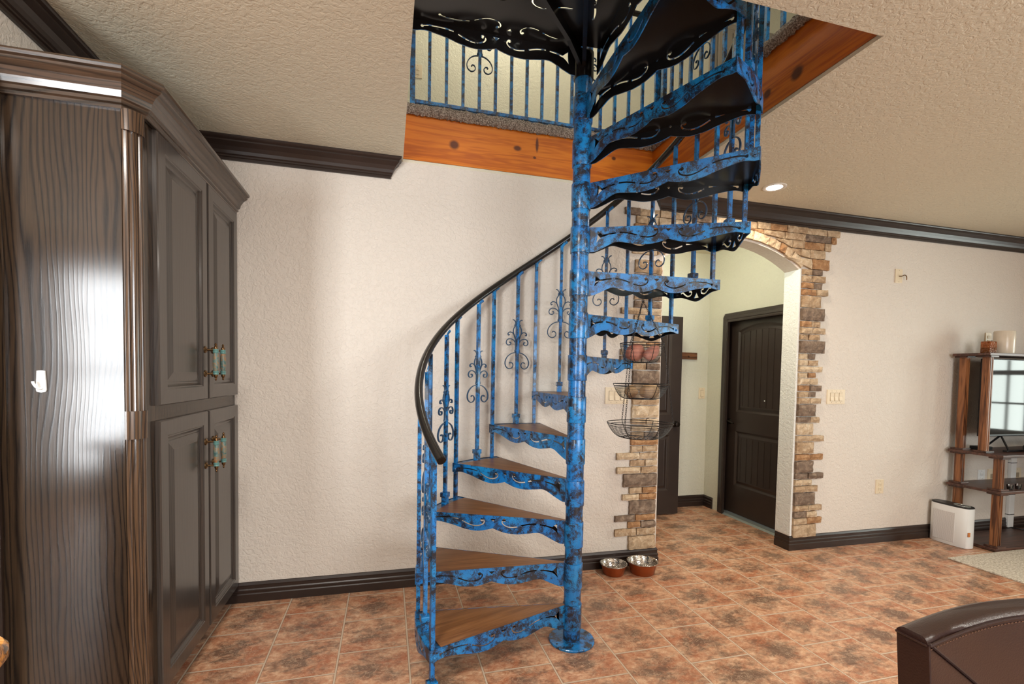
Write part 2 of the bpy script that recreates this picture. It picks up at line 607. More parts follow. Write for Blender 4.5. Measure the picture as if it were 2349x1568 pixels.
def plate(bm, outer, holes, f, t, mi=(0, 0, 0), cuts=None):
    """flat plate with holes: CDT in (u,v), mapped through f(u,v,s), s in 0..t"""
    pts, edges, k = [], [], 0
    for lp in [outer] + list(holes):
        n = len(lp)
        pts += [Vector((p[0], p[1])) for p in lp]
        edges += [(k + i, k + (i + 1) % n) for i in range(n)]
        k += n
    vo, eo, fo, *_ = geo.delaunay_2d_cdt(pts, edges, [], 0, 1e-7)
    fo = [t_ for t_ in fo if in_poly(outer, *cen(vo, t_)) and not any(in_poly(h, *cen(vo, t_)) for h in holes)]
    cnt = {}
    for tri in fo:
        for a, b in zip(tri, tri[1:] + tri[:1]):
            cnt[(a, b)] = 1
    top = [bm.verts.new(f(p.x, p.y, 0.0)) for p in vo]
    bot = [bm.verts.new(f(p.x, p.y, t)) for p in vo]
    for tri in fo:
        try:
            a = bm.faces.new([top[i] for i in tri])
            a.material_index = mi[0]
            a = bm.faces.new([bot[i] for i in reversed(tri)])
            a.material_index = mi[1]
        except ValueError:
            pass
    for (a, b) in cnt:
        if (b, a) not in cnt:
            q = bm.faces.new([top[b], top[a], bot[a], bot[b]])
            q.material_index = mi[2]


def prism(bm, poly, p0, e, mi=0, f=None):
    """extrude polygon of 3-D points by vector e"""
    a = [bm.verts.new(p) for p in poly]
    b = [bm.verts.new(Vector(p) + Vector(e)) for p in poly]
    n = len(a)
    fs = [bm.faces.new(a), bm.faces.new(b[::-1])]
    for i in range(n):
        fs.append(bm.faces.new([a[i], b[i], b[(i + 1) % n], a[(i + 1) % n]]))
    for q in fs:
        q.material_index = mi


def mould(bm, prof, path, f=None, closed=False, side=1, mi=0, caps=True, ext0=0, ext1=0):
    """sweep profile (o,z) along plan polyline with mitres; f maps (x,y,z)->Vector. o goes to the left (side=1) of travel"""
    f = f or (lambda x, y, z: Vector((x, y, z)))
    P = [Vector((p[0], p[1])) for p in path]
    n = len(P)
    segs = [(P[(i + 1) % n] - P[i]).normalized() for i in range(n if closed else n - 1)]
    nr = [Vector((-d.y, d.x)) * side for d in segs]
    offs = []
    for i in range(n):
        if closed or 0 < i < n - 1:
            a, b = nr[i - 1], nr[i % len(nr)]
            offs.append((a + b) / (1 + a.dot(b)))
        elif i == 0:
            offs.append(nr[0] - segs[0] * ext0)
        else:
            offs.append(nr[-1] + segs[-1] * ext1)
    rings = [[bm.verts.new(f(P[i].x + offs[i].x * o, P[i].y + offs[i].y * o, z)) for o, z in prof] for i in range(n)]
    m_ = len(prof)
    for i in range(n if closed else n - 1):
        a, b = rings[i], rings[(i + 1) % n]
        for j in range(m_):
            q = bm.faces.new([a[j], a[(j + 1) % m_], b[(j + 1) % m_], b[j]])
            q.material_index = mi
    if not closed and caps:
        bm.faces.new(rings[0]).material_index = mi
        bm.faces.new(rings[-1][::-1]).material_index = mi


def tube(bm, pts, r, n=8, closed=False, mi=0, flat=None, up=None, caps=True):
    """tube; flat=(a,b) half-axes instead of r; up = reference normal"""
    pts = [Vector(p) for p in pts]
    N = len(pts)
    rings = []
    ref = Vector(up) if up else None
    for i, p in enumerate(pts):
        if closed:
            d = pts[(i + 1) % N] - pts[i - 1]
        else:
            d = pts[min(i + 1, N - 1)] - pts[max(i - 1, 0)]
        d.normalize()
        if ref is None:
            ref = Vector((0, 0, 1)) if abs(d.z) < 0.9 else Vector((1, 0, 0))
        a = ref - d * ref.dot(d)
        if a.length < 1e-5:
            a = Vector((1, 0, 0)) - d * d.x
        a.normalize()
        if up is None:
            ref = a
        b = d.cross(a)
        rr = r[i] if isinstance(r, (list, tuple)) else r
        ra, rb = flat if flat else (rr, rr)
        if flat and isinstance(r, (list, tuple)):
            ra, rb = flat[0] * r[i], flat[1] * r[i]
        rings.append([bm.verts.new(p + a * (ra * cos(2 * PI * k / n + PI / n)) + b * (rb * sin(2 * PI * k / n + PI / n))) for k in range(n)])
    for i in range(N if closed else N - 1):
        A, C_ = rings[i], rings[(i + 1) % N]
        for k in range(n):
            q = bm.faces.new([A[k], A[(k + 1) % n], C_[(k + 1) % n], C_[k]])
            q.material_index = mi
    if not closed and caps:
        bm.faces.new(rings[0][::-1]).material_index = mi
        bm.faces.new(rings[-1]).material_index = mi


def lathe(bm, prof, c=(0, 0, 0), n=24, mi=0, f=None):
    """prof [(r,z)]; f maps local Vector -> Vector"""
    f = f or (lambda v: v)
    c = Vector(c)
    rings = []
    for r, z in prof:
        if r < 1e-6:
            rings.append([bm.verts.new(f(c + Vector((0, 0, z))))])
        else:
            rings.append([bm.verts.new(f(c + Vector((r * cos(2 * PI * k / n), r * sin(2 * PI * k / n), z)))) for k in range(n)])
    for a, b in zip(rings, rings[1:]):
        for k in range(n):
            k2 = (k + 1) % n
            vs = [a[k % len(a)], a[k2 % len(a)], b[k2 % len(b)], b[k % len(b)]]
            u = []
            for v in vs:
                if v not in u:
                    u.append(v)
            if len(u) > 2:
                q = bm.faces.new(u)
                q.material_index = mi


def rings_panel(bm, outline, steps, f, mi=0):
    """concentric outlines: outline(inset)->[(u,v)], steps [(inset,depth)], capped at the last"""
    prev = None
    for ins, d in steps:
        ring = [bm.verts.new(f(u, v, d)) for u, v in outline(ins)]
        if prev:
            n = len(ring)
            for i in range(n):
                q = bm.faces.new([prev[i], prev[(i + 1) % n], ring[(i + 1) % n], ring[i]])
                q.material_index = mi
        prev = ring
    bm.faces.new(prev).material_index = mi


def rect_outline(u0, u1, v0, v1):
    return lambda i: [(u0 + i, v0 + i), (u1 - i, v0 + i), (u1 - i, v1 - i), (u0 + i, v1 - i)]


def spiral(cx, cy, r0, r1, a0, a1, n=14):
    return [(cx + (r0 + (r1 - r0) * i / n) * cos(rad(a0 + (a1 - a0) * i / n)), cy + (r0 + (r1 - r0) * i / n) * sin(rad(a0 + (a1 - a0) * i / n))) for i in range(n + 1)]


def smooth_path(pts, k=6):
    """Catmull-Rom through points of any dimension"""
    P = [Vector(p) if len(p) == 3 else Vector((p[0], p[1], 0)) for p in pts]
    out = []
    for i in range(len(P) - 1):
        a, b, c, d = P[max(i - 1, 0)], P[i], P[i + 1], P[min(i + 2, len(P) - 1)]
        for j in range(k):
            t = j / k
            out.append(0.5 * ((2 * b) + (c - a) * t + (2 * a - 5 * b + 4 * c - d) * t * t + (3 * b - a - 3 * c + d) * t ** 3))
    out.append(P[-1])
    return out


# ------------------------------------------------------------------ the shell of the house
WY, CZ, UZ = 3.122, 2.722, 3.083          # back wall plane, ceiling, upper floor
LX, RX, FY = -1.285, 7.6, -2.4            # left wall, right wall, front wall
HX0, HX1, HY0, HY1 = 0.084, 1.840, 1.463, WY   # stairwell hole
AX0, AX1, ASP, ATOP = 1.953, 3.175, 2.270, 2.457  # arch opening

bm = B()
box(bm, -4.6, 7.7, -2.5, 4.6, -0.1, 0)
struct('floor', bm, M['tile'])

acx, ahw = (AX0 + AX1) / 2, (AX1 - AX0) / 2
arise = ATOP - ASP
aR = (ahw ** 2 + arise ** 2) / (2 * arise)
def arch_z(x, grow=0.0):
    return ATOP - aR + math.sqrt(max((aR + grow) ** 2 - (x - acx) ** 2, 0))
arch_pts = [(AX0 + 2 * ahw * i / 24, arch_z(AX0 + 2 * ahw * i / 24)) for i in range(25)]
bm = B()
outer = [(LX - 0.1, 0), (AX0, 0)] + arch_pts + [(AX1, 0), (RX + 0.1, 0), (RX + 0.1, CZ), (LX - 0.1, CZ)]
plate(bm, outer, [], lambda u, v, s: Vector((u, WY + s, v)), 0.14)
struct('wall_back', bm, M['wall'])
bm = B()
jz = [(0.12, 0)]
box(bm, AX1 - 0.004, AX1 + 0.012, WY - 0.012, WY + 0.142, 0.12, ASP + 0.004, 0, 0.004)
struct('trim_jamb', bm, M['jamb'])
bm = B()
box(bm, LX - 0.1, LX, 1.885, WY, 0, CZ)
struct('wall_left', bm, M['wall'])
bm = B()
box(bm, -4.7, -4.6, -2.5, 3.3, 0, CZ)
box(bm, -4.6, LX, 3.122, 3.26, 0, CZ)
struct('wall_kitchen', bm, M['wall'])


def wall_with_holes(name, u0, u1, v1, holes, f, t, mat):
    bm = B()
    plate(bm, [(u0, 0), (u1, 0), (u1, v1), (u0, v1)], [[(a, c), (b, c), (b, d), (a, d)] for a, b, c, d in holes], f, t)
    struct(name, bm, mat)


WIN_F = [(-3.48, -2.46, 0.22, 2.5), (1.0, 3.4, 0.8, 2.35)]
WIN_R = [(-0.2, 2.2, 0.75, 2.3)]
wall_with_holes('wall_front', -4.7, RX + 0.1, CZ, WIN_F, lambda u, v, s: Vector((u, FY - s, v)), 0.12, M['wall'])
wall_with_holes('wall_right', -2.5, WY, CZ, WIN_R, lambda u, v, s: Vector((RX + s, u, v)), 0.12, M['wall'])


def window(name, a, b, c, d, nu, nv, f):
    bm = B()
    def bar(u0, u1, v0, v1, s0=0.03, s1=0.075):
        ps = [f(u, v, s) for s in (s0, s1) for v in (v0, v1) for u in (u0, u1)]
        vs = [bm.verts.new(p) for p in ps]
        for q in [(0, 2, 3, 1), (4, 5, 7, 6), (0, 1, 5, 4), (2, 6, 7, 3), (1, 3, 7, 5), (0, 4, 6, 2)]:
            bm.faces.new([vs[i] for i in q])
    bar(a, a + .05, c, d); bar(b - .05, b, c, d); bar(a, b, c, c + .05); bar(a, b, d - .05, d)
    mid = (c + d) / 2
    bar(a, b, mid - .03, mid + .03)
    for i in range(1, nu):
        u = a + (b - a) * i / nu
        bar(u - .012, u + .012, c, d, .035, .06)
    for j in range(1, nv):
        v = c + (d - c) * j / nv
        bar(a, b, v - .012, v + .012, .035, .06)
    o = struct(name, bm, M['white'])
    bm = B()
    vs = [bm.verts.new(f(u, v, .055)) for u, v in ((a, c), (b, c), (b, d), (a, d))]
    bm.faces.new(vs)
    part('pane', bm, M['glass'], o)


window('window_1', *WIN_F[0], 2, 4, lambda u, v, s: Vector((u, FY - s + .02, v)))
window('window_2', *WIN_F[1], 4, 4, lambda u, v, s: Vector((u, FY - s + .02, v)))  # unseen window, added for the light on the stairs
window('window_3', *WIN_R[0], 4, 4, lambda u, v, s: Vector((RX + s - .02, u, v)))

hole = [(HX0, HY0), (HX0, HY1), (HX1, HY1), (HX1, HY0)]
bm = B()
plate(bm, [(-4.7, -2.5), (RX + .1, -2.5), (RX + .1, 4.6), (-4.7, 4.6)], [hole], lambda u, v, s: Vector((u, v, CZ + s)), 0.02)
struct('ceiling', bm, M['ceil'])

# upper storey
bm = B()
plate(bm, [(-1.6, -1.1), (4.5, -1.1), (4.5, 4.6), (-1.6, 4.6)], [[(HX0 - .02, HY0 - .02), (HX0 - .02, HY1 + .02), (HX1 + .02, HY1 + .02), (HX1 + .02, HY0 - .02)]],
      lambda u, v, s: Vector((u, v, 3.03 + s)), 0.05)
struct('floor_upper', bm, M['carpet'])
bm = B(); box(bm, -1.6, 4.5, 4.5, 4.6, 3.03, 5.5); struct('wall_upper_back', bm, M['wall_up'])
bm = B(); box(bm, -1.7, -1.6, -1.1, 4.6, 3.03, 5.5); struct('wall_upper_left', bm, M['wall_up'])
bm = B(); box(bm, 4.5, 4.6, -1.1, 4.6, 3.03, 5.5); struct('wall_upper_right', bm, M['wall_up'])
wall_with_holes('wall_upper_front', -1.7, 4.6, 2.5, [(0.2, 2.6, 0.5, 2.0)], lambda u, v, s: Vector((u, -1.0 - s, v + 3.03)), 0.1, M['wall_up'])
window('window_4', 0.2, 2.6, 3.53, 5.03, 4, 2, lambda u, v, s: Vector((u, -1.0 - s + .02, v)))  # unseen window, added with the upstairs fill light
bm = B(); box(bm, -1.7, 4.6, -1.1, 4.6, 5.5, 5.55); struct('ceiling_upper', bm, M['ceil'])

# pine boards lining the stairwell
bm = B(); box(bm, HX0 - .03, HX1 + .03, HY1, HY1 + .03, CZ + .018, 3.03); struct('trim_1', bm, M['pine'])
bm = B(); box(bm, HX1, HX1 + .03, HY0 - .03, HY1, CZ + .018, 3.03); struct('trim_2', bm, M['pine_y'])
bm = B(); box(bm, HX0 - .03, HX0, HY0 - .03, HY1, CZ + .018, 3.03); struct('trim_3', bm, M['pine_y'])
bm = B(); box(bm, HX0, HX1, HY0 - .03, HY0, CZ + .018, 3.03); struct('trim_4', bm, M['pine'])


def carpet_roll(name, path, label, side, closed=False):
    bm = B()
    prof = [(0.004, 3.018), (.016, 3.016), (.028, 3.03), (.034, 3.05), (.03, 3.07), (.016, 3.085), (-.01, 3.093), (-.06, 3.094), (-.06, 3.084), (-.002, 3.07)]
    pts = []
    for a, b in zip(path, path[1:]):
        n = int((Vector(b) - Vector(a)).length / 0.012)
        pts += [tuple(Vector(a).lerp(Vector(b), i / n)) for i in range(n)]
    pts.append(path[-1])
    mould(bm, prof, pts, side=side)
    for v in bm.verts:
        v.co += Vector((R_.gauss(0, .0022), R_.gauss(0, .0022), R_.gauss(0, .0025)))
    return tag(obj(name, bm, M['carpet']), label, 'carpet')


carpet_roll('carpet_edge', [(HX0, HY1), (HX1, HY1), (HX1, HY0), (HX0, HY0)], 'grey brown carpet edge rolled over the orange pine boards of the stairwell opening', -1)

# hallway behind the arch
HBX, HBY = 3.36, 4.45
bm = B(); box(bm, AX0 - .1, HBX + .1, HBY, HBY + .1, 0, CZ); struct('wall_hall_back', bm, M['hall'])
bm = B()
DY0, DY1, DZ = 3.29, 4.205, 2.04
plate(bm, [(WY + .14, 0), (DY0, 0), (DY0, DZ), (DY1, DZ), (DY1, 0), (HBY, 0), (HBY, CZ), (WY + .14, CZ)], [], lambda u, v, s: Vector((HBX + s, u, v)), 0.1)
struct('wall_hall_right', bm, M['hall'])
bm = B(); box(bm, AX0 - .1, AX0, WY + .14, HBY, 0, CZ); struct('wall_hall_left', bm, M['hall'])

# mouldings
BASE = [(0, 0), (.017, 0), (.017, .048), (.013, .053), (.013, .060), (.0155, .066), (.0145, .074), (.010, .080), (.010, .098), (.0125, .103), (.006, .117), (0, .119)]
bm = B(); mould(bm, BASE, [(-.945, WY), (AX0, WY), (AX0, WY + .14)], side=-1); struct('baseboard_back', bm, M['trim'])
bm = B(); mould(bm, BASE, [(AX1 + .006, WY + .14), (AX1 + .006, WY), (RX, WY)], side=-1); struct('baseboard_right', bm, M['trim'])
bm = B(); mould(bm, BASE, [(AX0 + .05, HBY), (HBX, HBY), (HBX, DY1 + .095)], side=-1); struct('baseboard_hall', bm, M['trim'])
CR = [(0, -.118), (.012, -.118), (.012, -.104), (.018, -.100), (.018, -.092), (.024, -.086), (.030, -.070), (.042, -.050), (.056, -.036), (.062, -.030), (.062, -.022), (.072, -.014), (.076, -.008), (.076, 0), (0, 0)]
CRZ = [(o, CZ + z) for o, z in CR]
bm = B(); mould(bm, CRZ, [(LX, 1.885), (LX, WY), (HX0 - .085, WY), (HX0 - .085, WY + .001)], side=-1, caps=True); struct('trim_5', bm, M['trim'])
bm = B(); mould(bm, CRZ, [(HX1 + .085, WY + .001), (HX1 + .085, WY), (RX, WY)], side=-1); struct('trim_6', bm, M['trim'])

# door casings and doors
CAS = [(0, 0), (0, .012), (.012, .018), (.03, .018), (.034, .022), (.06, .024), (.066, .020), (.078, .026), (.09, .024), (.09, 0)]


def arch_outline(u0, u1, v0, v1, vm, n=14):
    def fn(i):
        hw = (u1 - u0) / 2
        h = vm - v1
        R0 = (hw * hw + h * h) / (2 * h)
        cx, cz = (u0 + u1) / 2, vm - R0
        R = R0 - i
        a, b = u0 + i, u1 - i
        pts = [(a, v0 + i), (b, v0 + i)]
        for k in range(n + 1):
            u = b + (a - b) * k / n
            pts.append((u, cz + math.sqrt(R * R - (u - cx) ** 2)))
        return pts
    return fn


def slab_with_panels(bm, w, h, t, panels, f, groove=None):
    """door leaf w x h, thickness t, front face at depth t; panels = list of (outline fn)"""
    holes = [p(0) for p in panels]
    plate(bm, [(0, 0), (w, 0), (w, h), (0, h)], [list(reversed(x)) for x in holes], lambda u, v, s: f(u, v, s), t)
    for p in panels:
        rings_panel(bm, p, [(0, t), (.008, t - .006), (.016, t - .012), (.024, t - .013), (.05, t - .003), (.056, t - .004)], f)
        rings_panel(bm, p, [(0, 0.0), (.01, .006)], f)


# door in the right wall of the hall (faces -x)
bm = B()
fD = lambda u, v, s: Vector((3.452 - s, DY1 - .004 - u, v))
DW = .905
slab_with_panels(bm, DW, 1.995, .042, [arch_outline(.145, DW - .145, 1.03, 1.838, 1.895), rect_outline(.145, DW - .145, .285, .835)], lambda u, v, s: fD(u, v + .028, s))
for k in range(7):
    u = .225 + k * (DW - .45) / 6
    for v0, v1 in ((1.12, 1.86 if 0 < k < 6 else 1.83), (.375, .80)):
        ps = [fD(u + du, v, s) for s in (.036, .0412) for v in (v0, v1) for du in (-.0035, .0035)]
        vs = [bm.verts.new(p) for p in ps]
        for q in [(0, 2, 3, 1), (4, 5, 7, 6), (0, 1, 5, 4), (2, 6, 7, 3), (1, 3, 7, 5), (0, 4, 6, 2)]:
            bm.faces.new([vs[i] for i in q])
d1 = struct('door_1', bm, M['door'])
bm = B()
yc, zc = DY1 - .065, .955
rot = lambda v: Vector((3.41 - v.z, yc + v.x, zc + v.y))
lathe(bm, [(0, -.002), (.030, 0), (.030, .006), (.022, .012), (.011, .016), (.011, .045), (0, .045)], n=20, f=rot)
tube(bm, smooth_path([(3.366, yc, zc), (3.362, yc - .03, zc + .004), (3.364, yc - .07, zc - .004), (3.366, yc - .105, zc - .012)]), .0085, 8)
part('door_handle', bm, M['knob'], d1, True)
bm = B()
lathe(bm, [(0, 0), (.008, 0), (.006, .004), (0, .004)], n=12, f=lambda v: Vector((3.416 - v.z, 3.69 + v.x, 1.188 + v.y)))
part('peephole', bm, M['whitep'], d1)
bm = B()
fC = lambda x, y, z: Vector((HBX - z, x, y))
mould(bm, CAS, [(DY1 + .008, 0), (DY1 + .008, DZ - .022), (DY1 - .026, DZ + .012), (DY0 + .026, DZ + .012), (DY0 - .008, DZ - .022), (DY0 - .008, 0)], f=fC, side=1)
box(bm, HBX - .002, HBX + .1, DY1, DY1 + .012, 0, DZ)
box(bm, HBX - .002, HBX + .1, DY0 - .012, DY0, 0, DZ)
box(bm, HBX - .002, HBX + .1, DY0, DY1, DZ, DZ + .012)
part('casing', bm, M['door'], d1)
bm = B()
prism(bm, [(HBX - .02, DY0, 0), (HBX + .0, DY0, .014), (HBX + .045, DY0, .022), (HBX + .09, DY0, .022), (HBX + .09, DY0, 0)], None, (0, DY1 - DY0, 0))
part('threshold', bm, M['steel'], d1)

# open two-panel door standing in the hall
bm = B()
D2W, D2X, D2Y = .915, 2.868, 4.20
fD2 = lambda u, v, s: Vector((D2X - u, D2Y + .038 - s, v + .012))
slab_with_panels(bm, D2W, 1.99, .038, [rect_outline(.118, D2W - .118, 1.005, 1.86), rect_outline(.118, D2W - .118, .24, .80)], fD2)
d2 = struct('door_2', bm, M['door'])
bm = B()
lathe(bm, [(0, -.002), (.031, 0), (.031, .005), (.014, .01), (.012, .03), (.024, .036), (.028, .048), (.024, .06), (0, .066)], n=20,
      f=lambda v: Vector((2.805 + v.x, D2Y - v.z, .925 + v.y)))
part('door_handle', bm, M['knob'], d2, True)

# dark casing on the left wall beside the cabinet
bm = B()
mould(bm, CAS, [(1.885, 0), (1.885, 2.6)], f=lambda x, y, z: Vector((LX + z, x, y)), side=-1)
box(bm, LX - .1, LX, 1.87, 1.885, 0, 2.6)
struct('trim_7', bm, M['trim'])
# upstairs door
bm = B()
mould(bm, CAS, [(3.38, 3.083), (3.38, 5.1), (4.3, 5.1), (4.3, 3.083)], f=lambda x, y, z: Vector((x, 4.5 - z, y)), side=1)
for k in range(5):
    box(bm, 3.39 + k * .18, 3.555 + k * .18, 4.47, 4.5, 3.1, 5.1, 0, .006)
struct('door_3', bm, M['taupe'])

# ------------------------------------------------------------------ stone surround of the arch
STN = B()
STY = WY


def stone(q, dep, mi):
    """q: four (x,z) corners bl,br,tr,tl"""
    bl, br, tr, tl = [Vector(p) for p in q]
    nx = max(2, int((br - bl).length / .022))
    nz = max(2, int((tl - bl).length / .022))
    g = []
    for j in range(nz + 1):
        row = []
        for i in range(nx + 1):
            a, b = i / nx, j / nz
            p = bl.lerp(br, a).lerp(tl.lerp(tr, a), b)
            edge = i in (0, nx) or j in (0, nz)
            d = dep * (.72 if edge else 1.0) + (R_.gauss(0, .0026) if not edge else R_.gauss(0, .0014))
            jx, jz = (R_.gauss(0, .0013), R_.gauss(0, .0013))
            row.append(STN.verts.new((p.x + jx, STY - max(d, .004), p.y + jz)))
        g.append(row)
    for j in range(nz):
        for i in range(nx):
            STN.faces.new([g[j][i], g[j][i + 1], g[j + 1][i + 1], g[j + 1][i]]).material_index = mi
    loop = g[0][:] + [r[-1] for r in g[1:]] + g[-1][-2::-1] + [r[0] for r in g[-2:0:-1]]
    back = [STN.verts.new((v.co.x, STY - .0005, v.co.z)) for v in loop]
    n = len(loop)
    for i in range(n):
        STN.faces.new([loop[i], back[i], back[(i + 1) % n], loop[(i + 1) % n]]).material_index = mi


def run_of_stones(x0, x1, z0, z1):
    g = .0035
    L = x1 - x0
    cuts = [x0]
    if L > .13 and z1 - z0 < .075 and R_.random() < .7 or L > .3:
        k = 2 if L < .34 else int(L / .16)
        for i in range(1, k):
            cuts.append(x0 + L * (i + R_.uniform(-.18, .18)) / k)
    cuts.append(x1)
    for a, b in zip(cuts, cuts[1:]):
        stone([(a + g, z0 + g), (b - g, z0 + g), (b - g, z1 - g), (a + g, z1 - g)], R_.uniform(.022, .036), R_.choice([0, 0, 1, 2, 3, 3, 4]))


RIGHT = [(.101, .21, 3.43), (.21, .266, 3.482), (.266, .318, 3.428), (.318, .37, 3.478), (.37, .473, 3.404), (.473, .53, 3.428), (.53, .582, 3.367), (.582, .636, 3.477), (.636, .734, 3.372), (.734, .789, 3.473), (.789, .888, 3.374), (.888, .942, 3.472), (.942, 1.042, 3.362), (1.042, 1.095, 3.416), (1.095, 1.196, 3.376), (1.196, 1.248, 3.428), (1.248, 1.298, 3.371), (1.298, 1.351, 3.43), (1.351, 1.406, 3.391), (1.406, 1.452, 3.367), (1.452, 1.503, 3.429), (1.503, 1.554, 3.385), (1.554, 1.606, 3.352), (1.606, 1.709, 3.44), (1.709, 1.76, 3.383), (1.76, 1.813, 3.44), (1.813, 1.867, 3.392), (1.867, 1.969, 3.427), (1.969, 2.067, 3.389), (2.067, 2.121, 3.449), (2.121, 2.172, 3.398), (2.172, 2.229, 3.422), (2.229, 2.276, 3.389)]
for z0, z1, xr in RIGHT:
    run_of_stones(AX1 + .022, xr, z0, z1)
LEFT = [(.122, .224, 1.715), (.224, .282, 1.604), (.282, .332, 1.709), (.332, .382, 1.605), (.382, .487, 1.716), (.487, .537, 1.659), (.537, .585, 1.713), (.585, .685, 1.663), (.685, .737, 1.607), (.737, .788, 1.715), (.788, .842, 1.604)]
z = .842
prot = {1.55: 1.614, 1.86: 1.613}
while z < 2.24:
    h = R_.choice([.05, .05, .055, .1, .095])
    xl = 1.715
    for k in prot:
        if z <= k + .02 < z + h:
            xl, h = prot[k], .05
    LEFT.append((z, min(z + h, 2.276), xl))
    z += h
for z0, z1, xl in LEFT:
    run_of_stones(xl, AX0 - .016, z0, z1)
# voussoirs along the arch
NV = 21
th0 = math.asin(ahw / aR)
ac = ATOP - aR
def apt(t, r):
    return (acx + r * sin(t), ac + r * cos(t))
ts = [-th0]
for i in range(NV):
    ts.append(ts[-1] + R_.uniform(.7, 1.3))
sc_ = 2 * th0 / (ts[-1] + th0)
ts = [-th0 + (t + th0) * sc_ for t in ts]
for a, b in zip(ts, ts[1:]):
    g = .0022
    stone([apt(a + g, aR + .016), apt(b - g, aR + .016), apt(b - g, aR + .078), apt(a + g, aR + .078)], R_.uniform(.022, .034), R_.choice([0, 1, 1, 2, 4]))
# courses above the arch
courses = [(2.276, 2.36, 1.69, 3.455), (2.36, 2.43, 1.715, 3.41), (2.43, 2.492, 1.70, 3.47), (2.492, 2.548, 1.715, 3.52), (2.548, 2.602, 1.625, 3.56)]
for z0, z1, xa, xb in courses:
    x = xa
    while x < xb - .02:
        w_ = R_.choice([.09, .12, .16, .2, .26])
        x2 = min(x + w_, xb)
        if xb - x2 < .05:
            x2 = xb
        lo = max(z0, *(arch_z(xx, .082) if abs(xx - acx) < ahw + .05 else 0 for xx in (x, (x + x2) / 2, x2)))
        la = max(z0, arch_z(x, .082)) if abs(x - acx) < ahw + .04 else z0
        lb = max(z0, arch_z(x2, .082)) if abs(x2 - acx) < ahw + .04 else z0
        if min(la, lb) < z1 - .012:
            la, lb = min(la, z1 - .008), min(lb, z1 - .008)
            g = .003
            stone([(x + g, la + g), (x2 - g, lb + g), (x2 - g, z1 - g), (x + g, z1 - g)], R_.uniform(.022, .036), R_.choice([0, 1, 2, 3, 4, 4]))
        x = x2
tag(obj('stone_surround', STN, STONES, smooth=False), 'rough tan ledge stone veneer framing the arched hallway opening', 'stone veneer')

# ------------------------------------------------------------------ spiral staircase
CX, CY = .947, 2.287
RT, A0, STEP, WEDGE, RISE, ZO = .812, 199.86, 22.064, 26.25, .2163, -.0145
stair = thing('spiral_staircase', 'blue and black sponged metal spiral staircase with oak treads and a dark handrail', 'staircase', (CX, CY, 0))


def P1(x, y):
    return (((1330 + x / 6.535) - 1352) / 373 * .758 + .05, -(y - 207) / 6.535 / 450)


def P2(x, y):
    return (((1420 + x / 6.525) - 1352) / 373 * .758 + .05, -(y - (205 - .015 * x)) / 6.525 / 465)


def stroke(pts, hw, ball=None, sm=5):
    """outline of a stroked path; ball = (radius) swelling at the last point"""
    path = [Vector((p.x, p.y)) for p in smooth_path(pts, sm)]
    n = len(path)
    ws = []
    for i, p in enumerate(path):
        wv = hw
        if ball:
            d = (p - path[-1]).length
            if d < ball:
                wv = max(hw, math.sqrt(ball ** 2 - d ** 2))
        ws.append(wv)
    L, Rr = [], []
    for i, p in enumerate(path):
        d = (path[min(i + 1, n - 1)] - path[max(i - 1, 0)]).normalized()
        nn = Vector((-d.y, d.x))
        L.append(p + nn * ws[i])
        Rr.append(p - nn * ws[i])
    end = []
    if ball:
        d = (path[-1] - path[-2]).normalized()
        nn = Vector((-d.y, d.x))
        end = [path[-1] + nn * (ball * cos(a)) + d * (ball * sin(a)) for a in (rad(30), rad(60), rad(90), rad(120), rad(150))]
    out = L + end + Rr[::-1]
    return [(p.x, p.y) for p in out]


sk_bot = smooth_path([(0.05, -.124), (.075, -.122), (.115, -.105), (.179, -.0765), (.24, -.083), (.30, -.092), (.36, -.089), (.405, -.078), (.433, -.068)], 5)
sk_bot2 = smooth_path([(.433, -.068), (.46, -.076), (.50, -.085), (.535, -.087), (.59, -.08), (.66, -.061), (.735, -.048), (.765, -.049), (.79, -.055), (RT, -.055)], 5)
SK_OUT = [(.05, 0)] + [(p.x, p.y) for p in sk_bot] + [(p.x, p.y) for p in sk_bot2[1:]] + [(RT, 0)]
HW = .0047
SK_HOLES = [
    [P1(*p) for p in [(262, 260), (300, 285), (345, 322), (450, 300), (555, 288), (555, 310), (450, 323), (340, 354), (290, 388), (245, 437), (258, 380), (264, 320)]],
    stroke([P1(615, 294), P1(750, 306), P1(885, 340)], HW * .8),
    stroke([P1(945, 360), P1(1050, 375), P1(1130, 366), P1(1185, 340), P1(1212, 305), P1(1200, 275), P1(1175, 270)], HW * .75, .0088),
    [P1(1320, 257), P1(1425, 257), P1(1372, 302)],
    stroke([P2(1335, 297), P2(1220, 347), P2(1120, 370), P2(1030, 364), P2(965, 338), P2(938, 300), P2(950, 272), P2(982, 270)], HW * .75, .0088),
    stroke([P2(1400, 270), P2(1500, 254), P2(1600, 247), P2(1720, 247), P2(1800, 258), P2(1838, 268)], HW * .7, .007),
]

blue_black = [M['blue'], M['black']]


def skirt_mesh(sign, ang):
    """vertical carved plate along a radial line at angle ang (local); sign=+1 outer face looks to +angle side"""
    c, s_ = cos(rad(ang)), sin(rad(ang))
    nx, ny = -s_ * sign, c * sign
    def f(u, v, s):
        return Vector((u * c - nx * s, u * s_ - ny * s, v))
    bm = B()
    plate(bm, SK_OUT, SK_HOLES, f, .0045, (0, 1, 0))
    # bolt near the outer end
    for v in (-.036,):
        cpt = Vector((c * (RT - .022), s_ * (RT - .022), v))
        lathe(bm, [(0.0068, -.001), (.0068, .003), (.004, .006), (0, .0065)], n=10,
              f=lambda q: cpt + Vector((c, s_, 0)) * q.x + Vector((0, 0, 1)) * q.y + Vector((nx, ny, 0)) * q.z)
    return bm


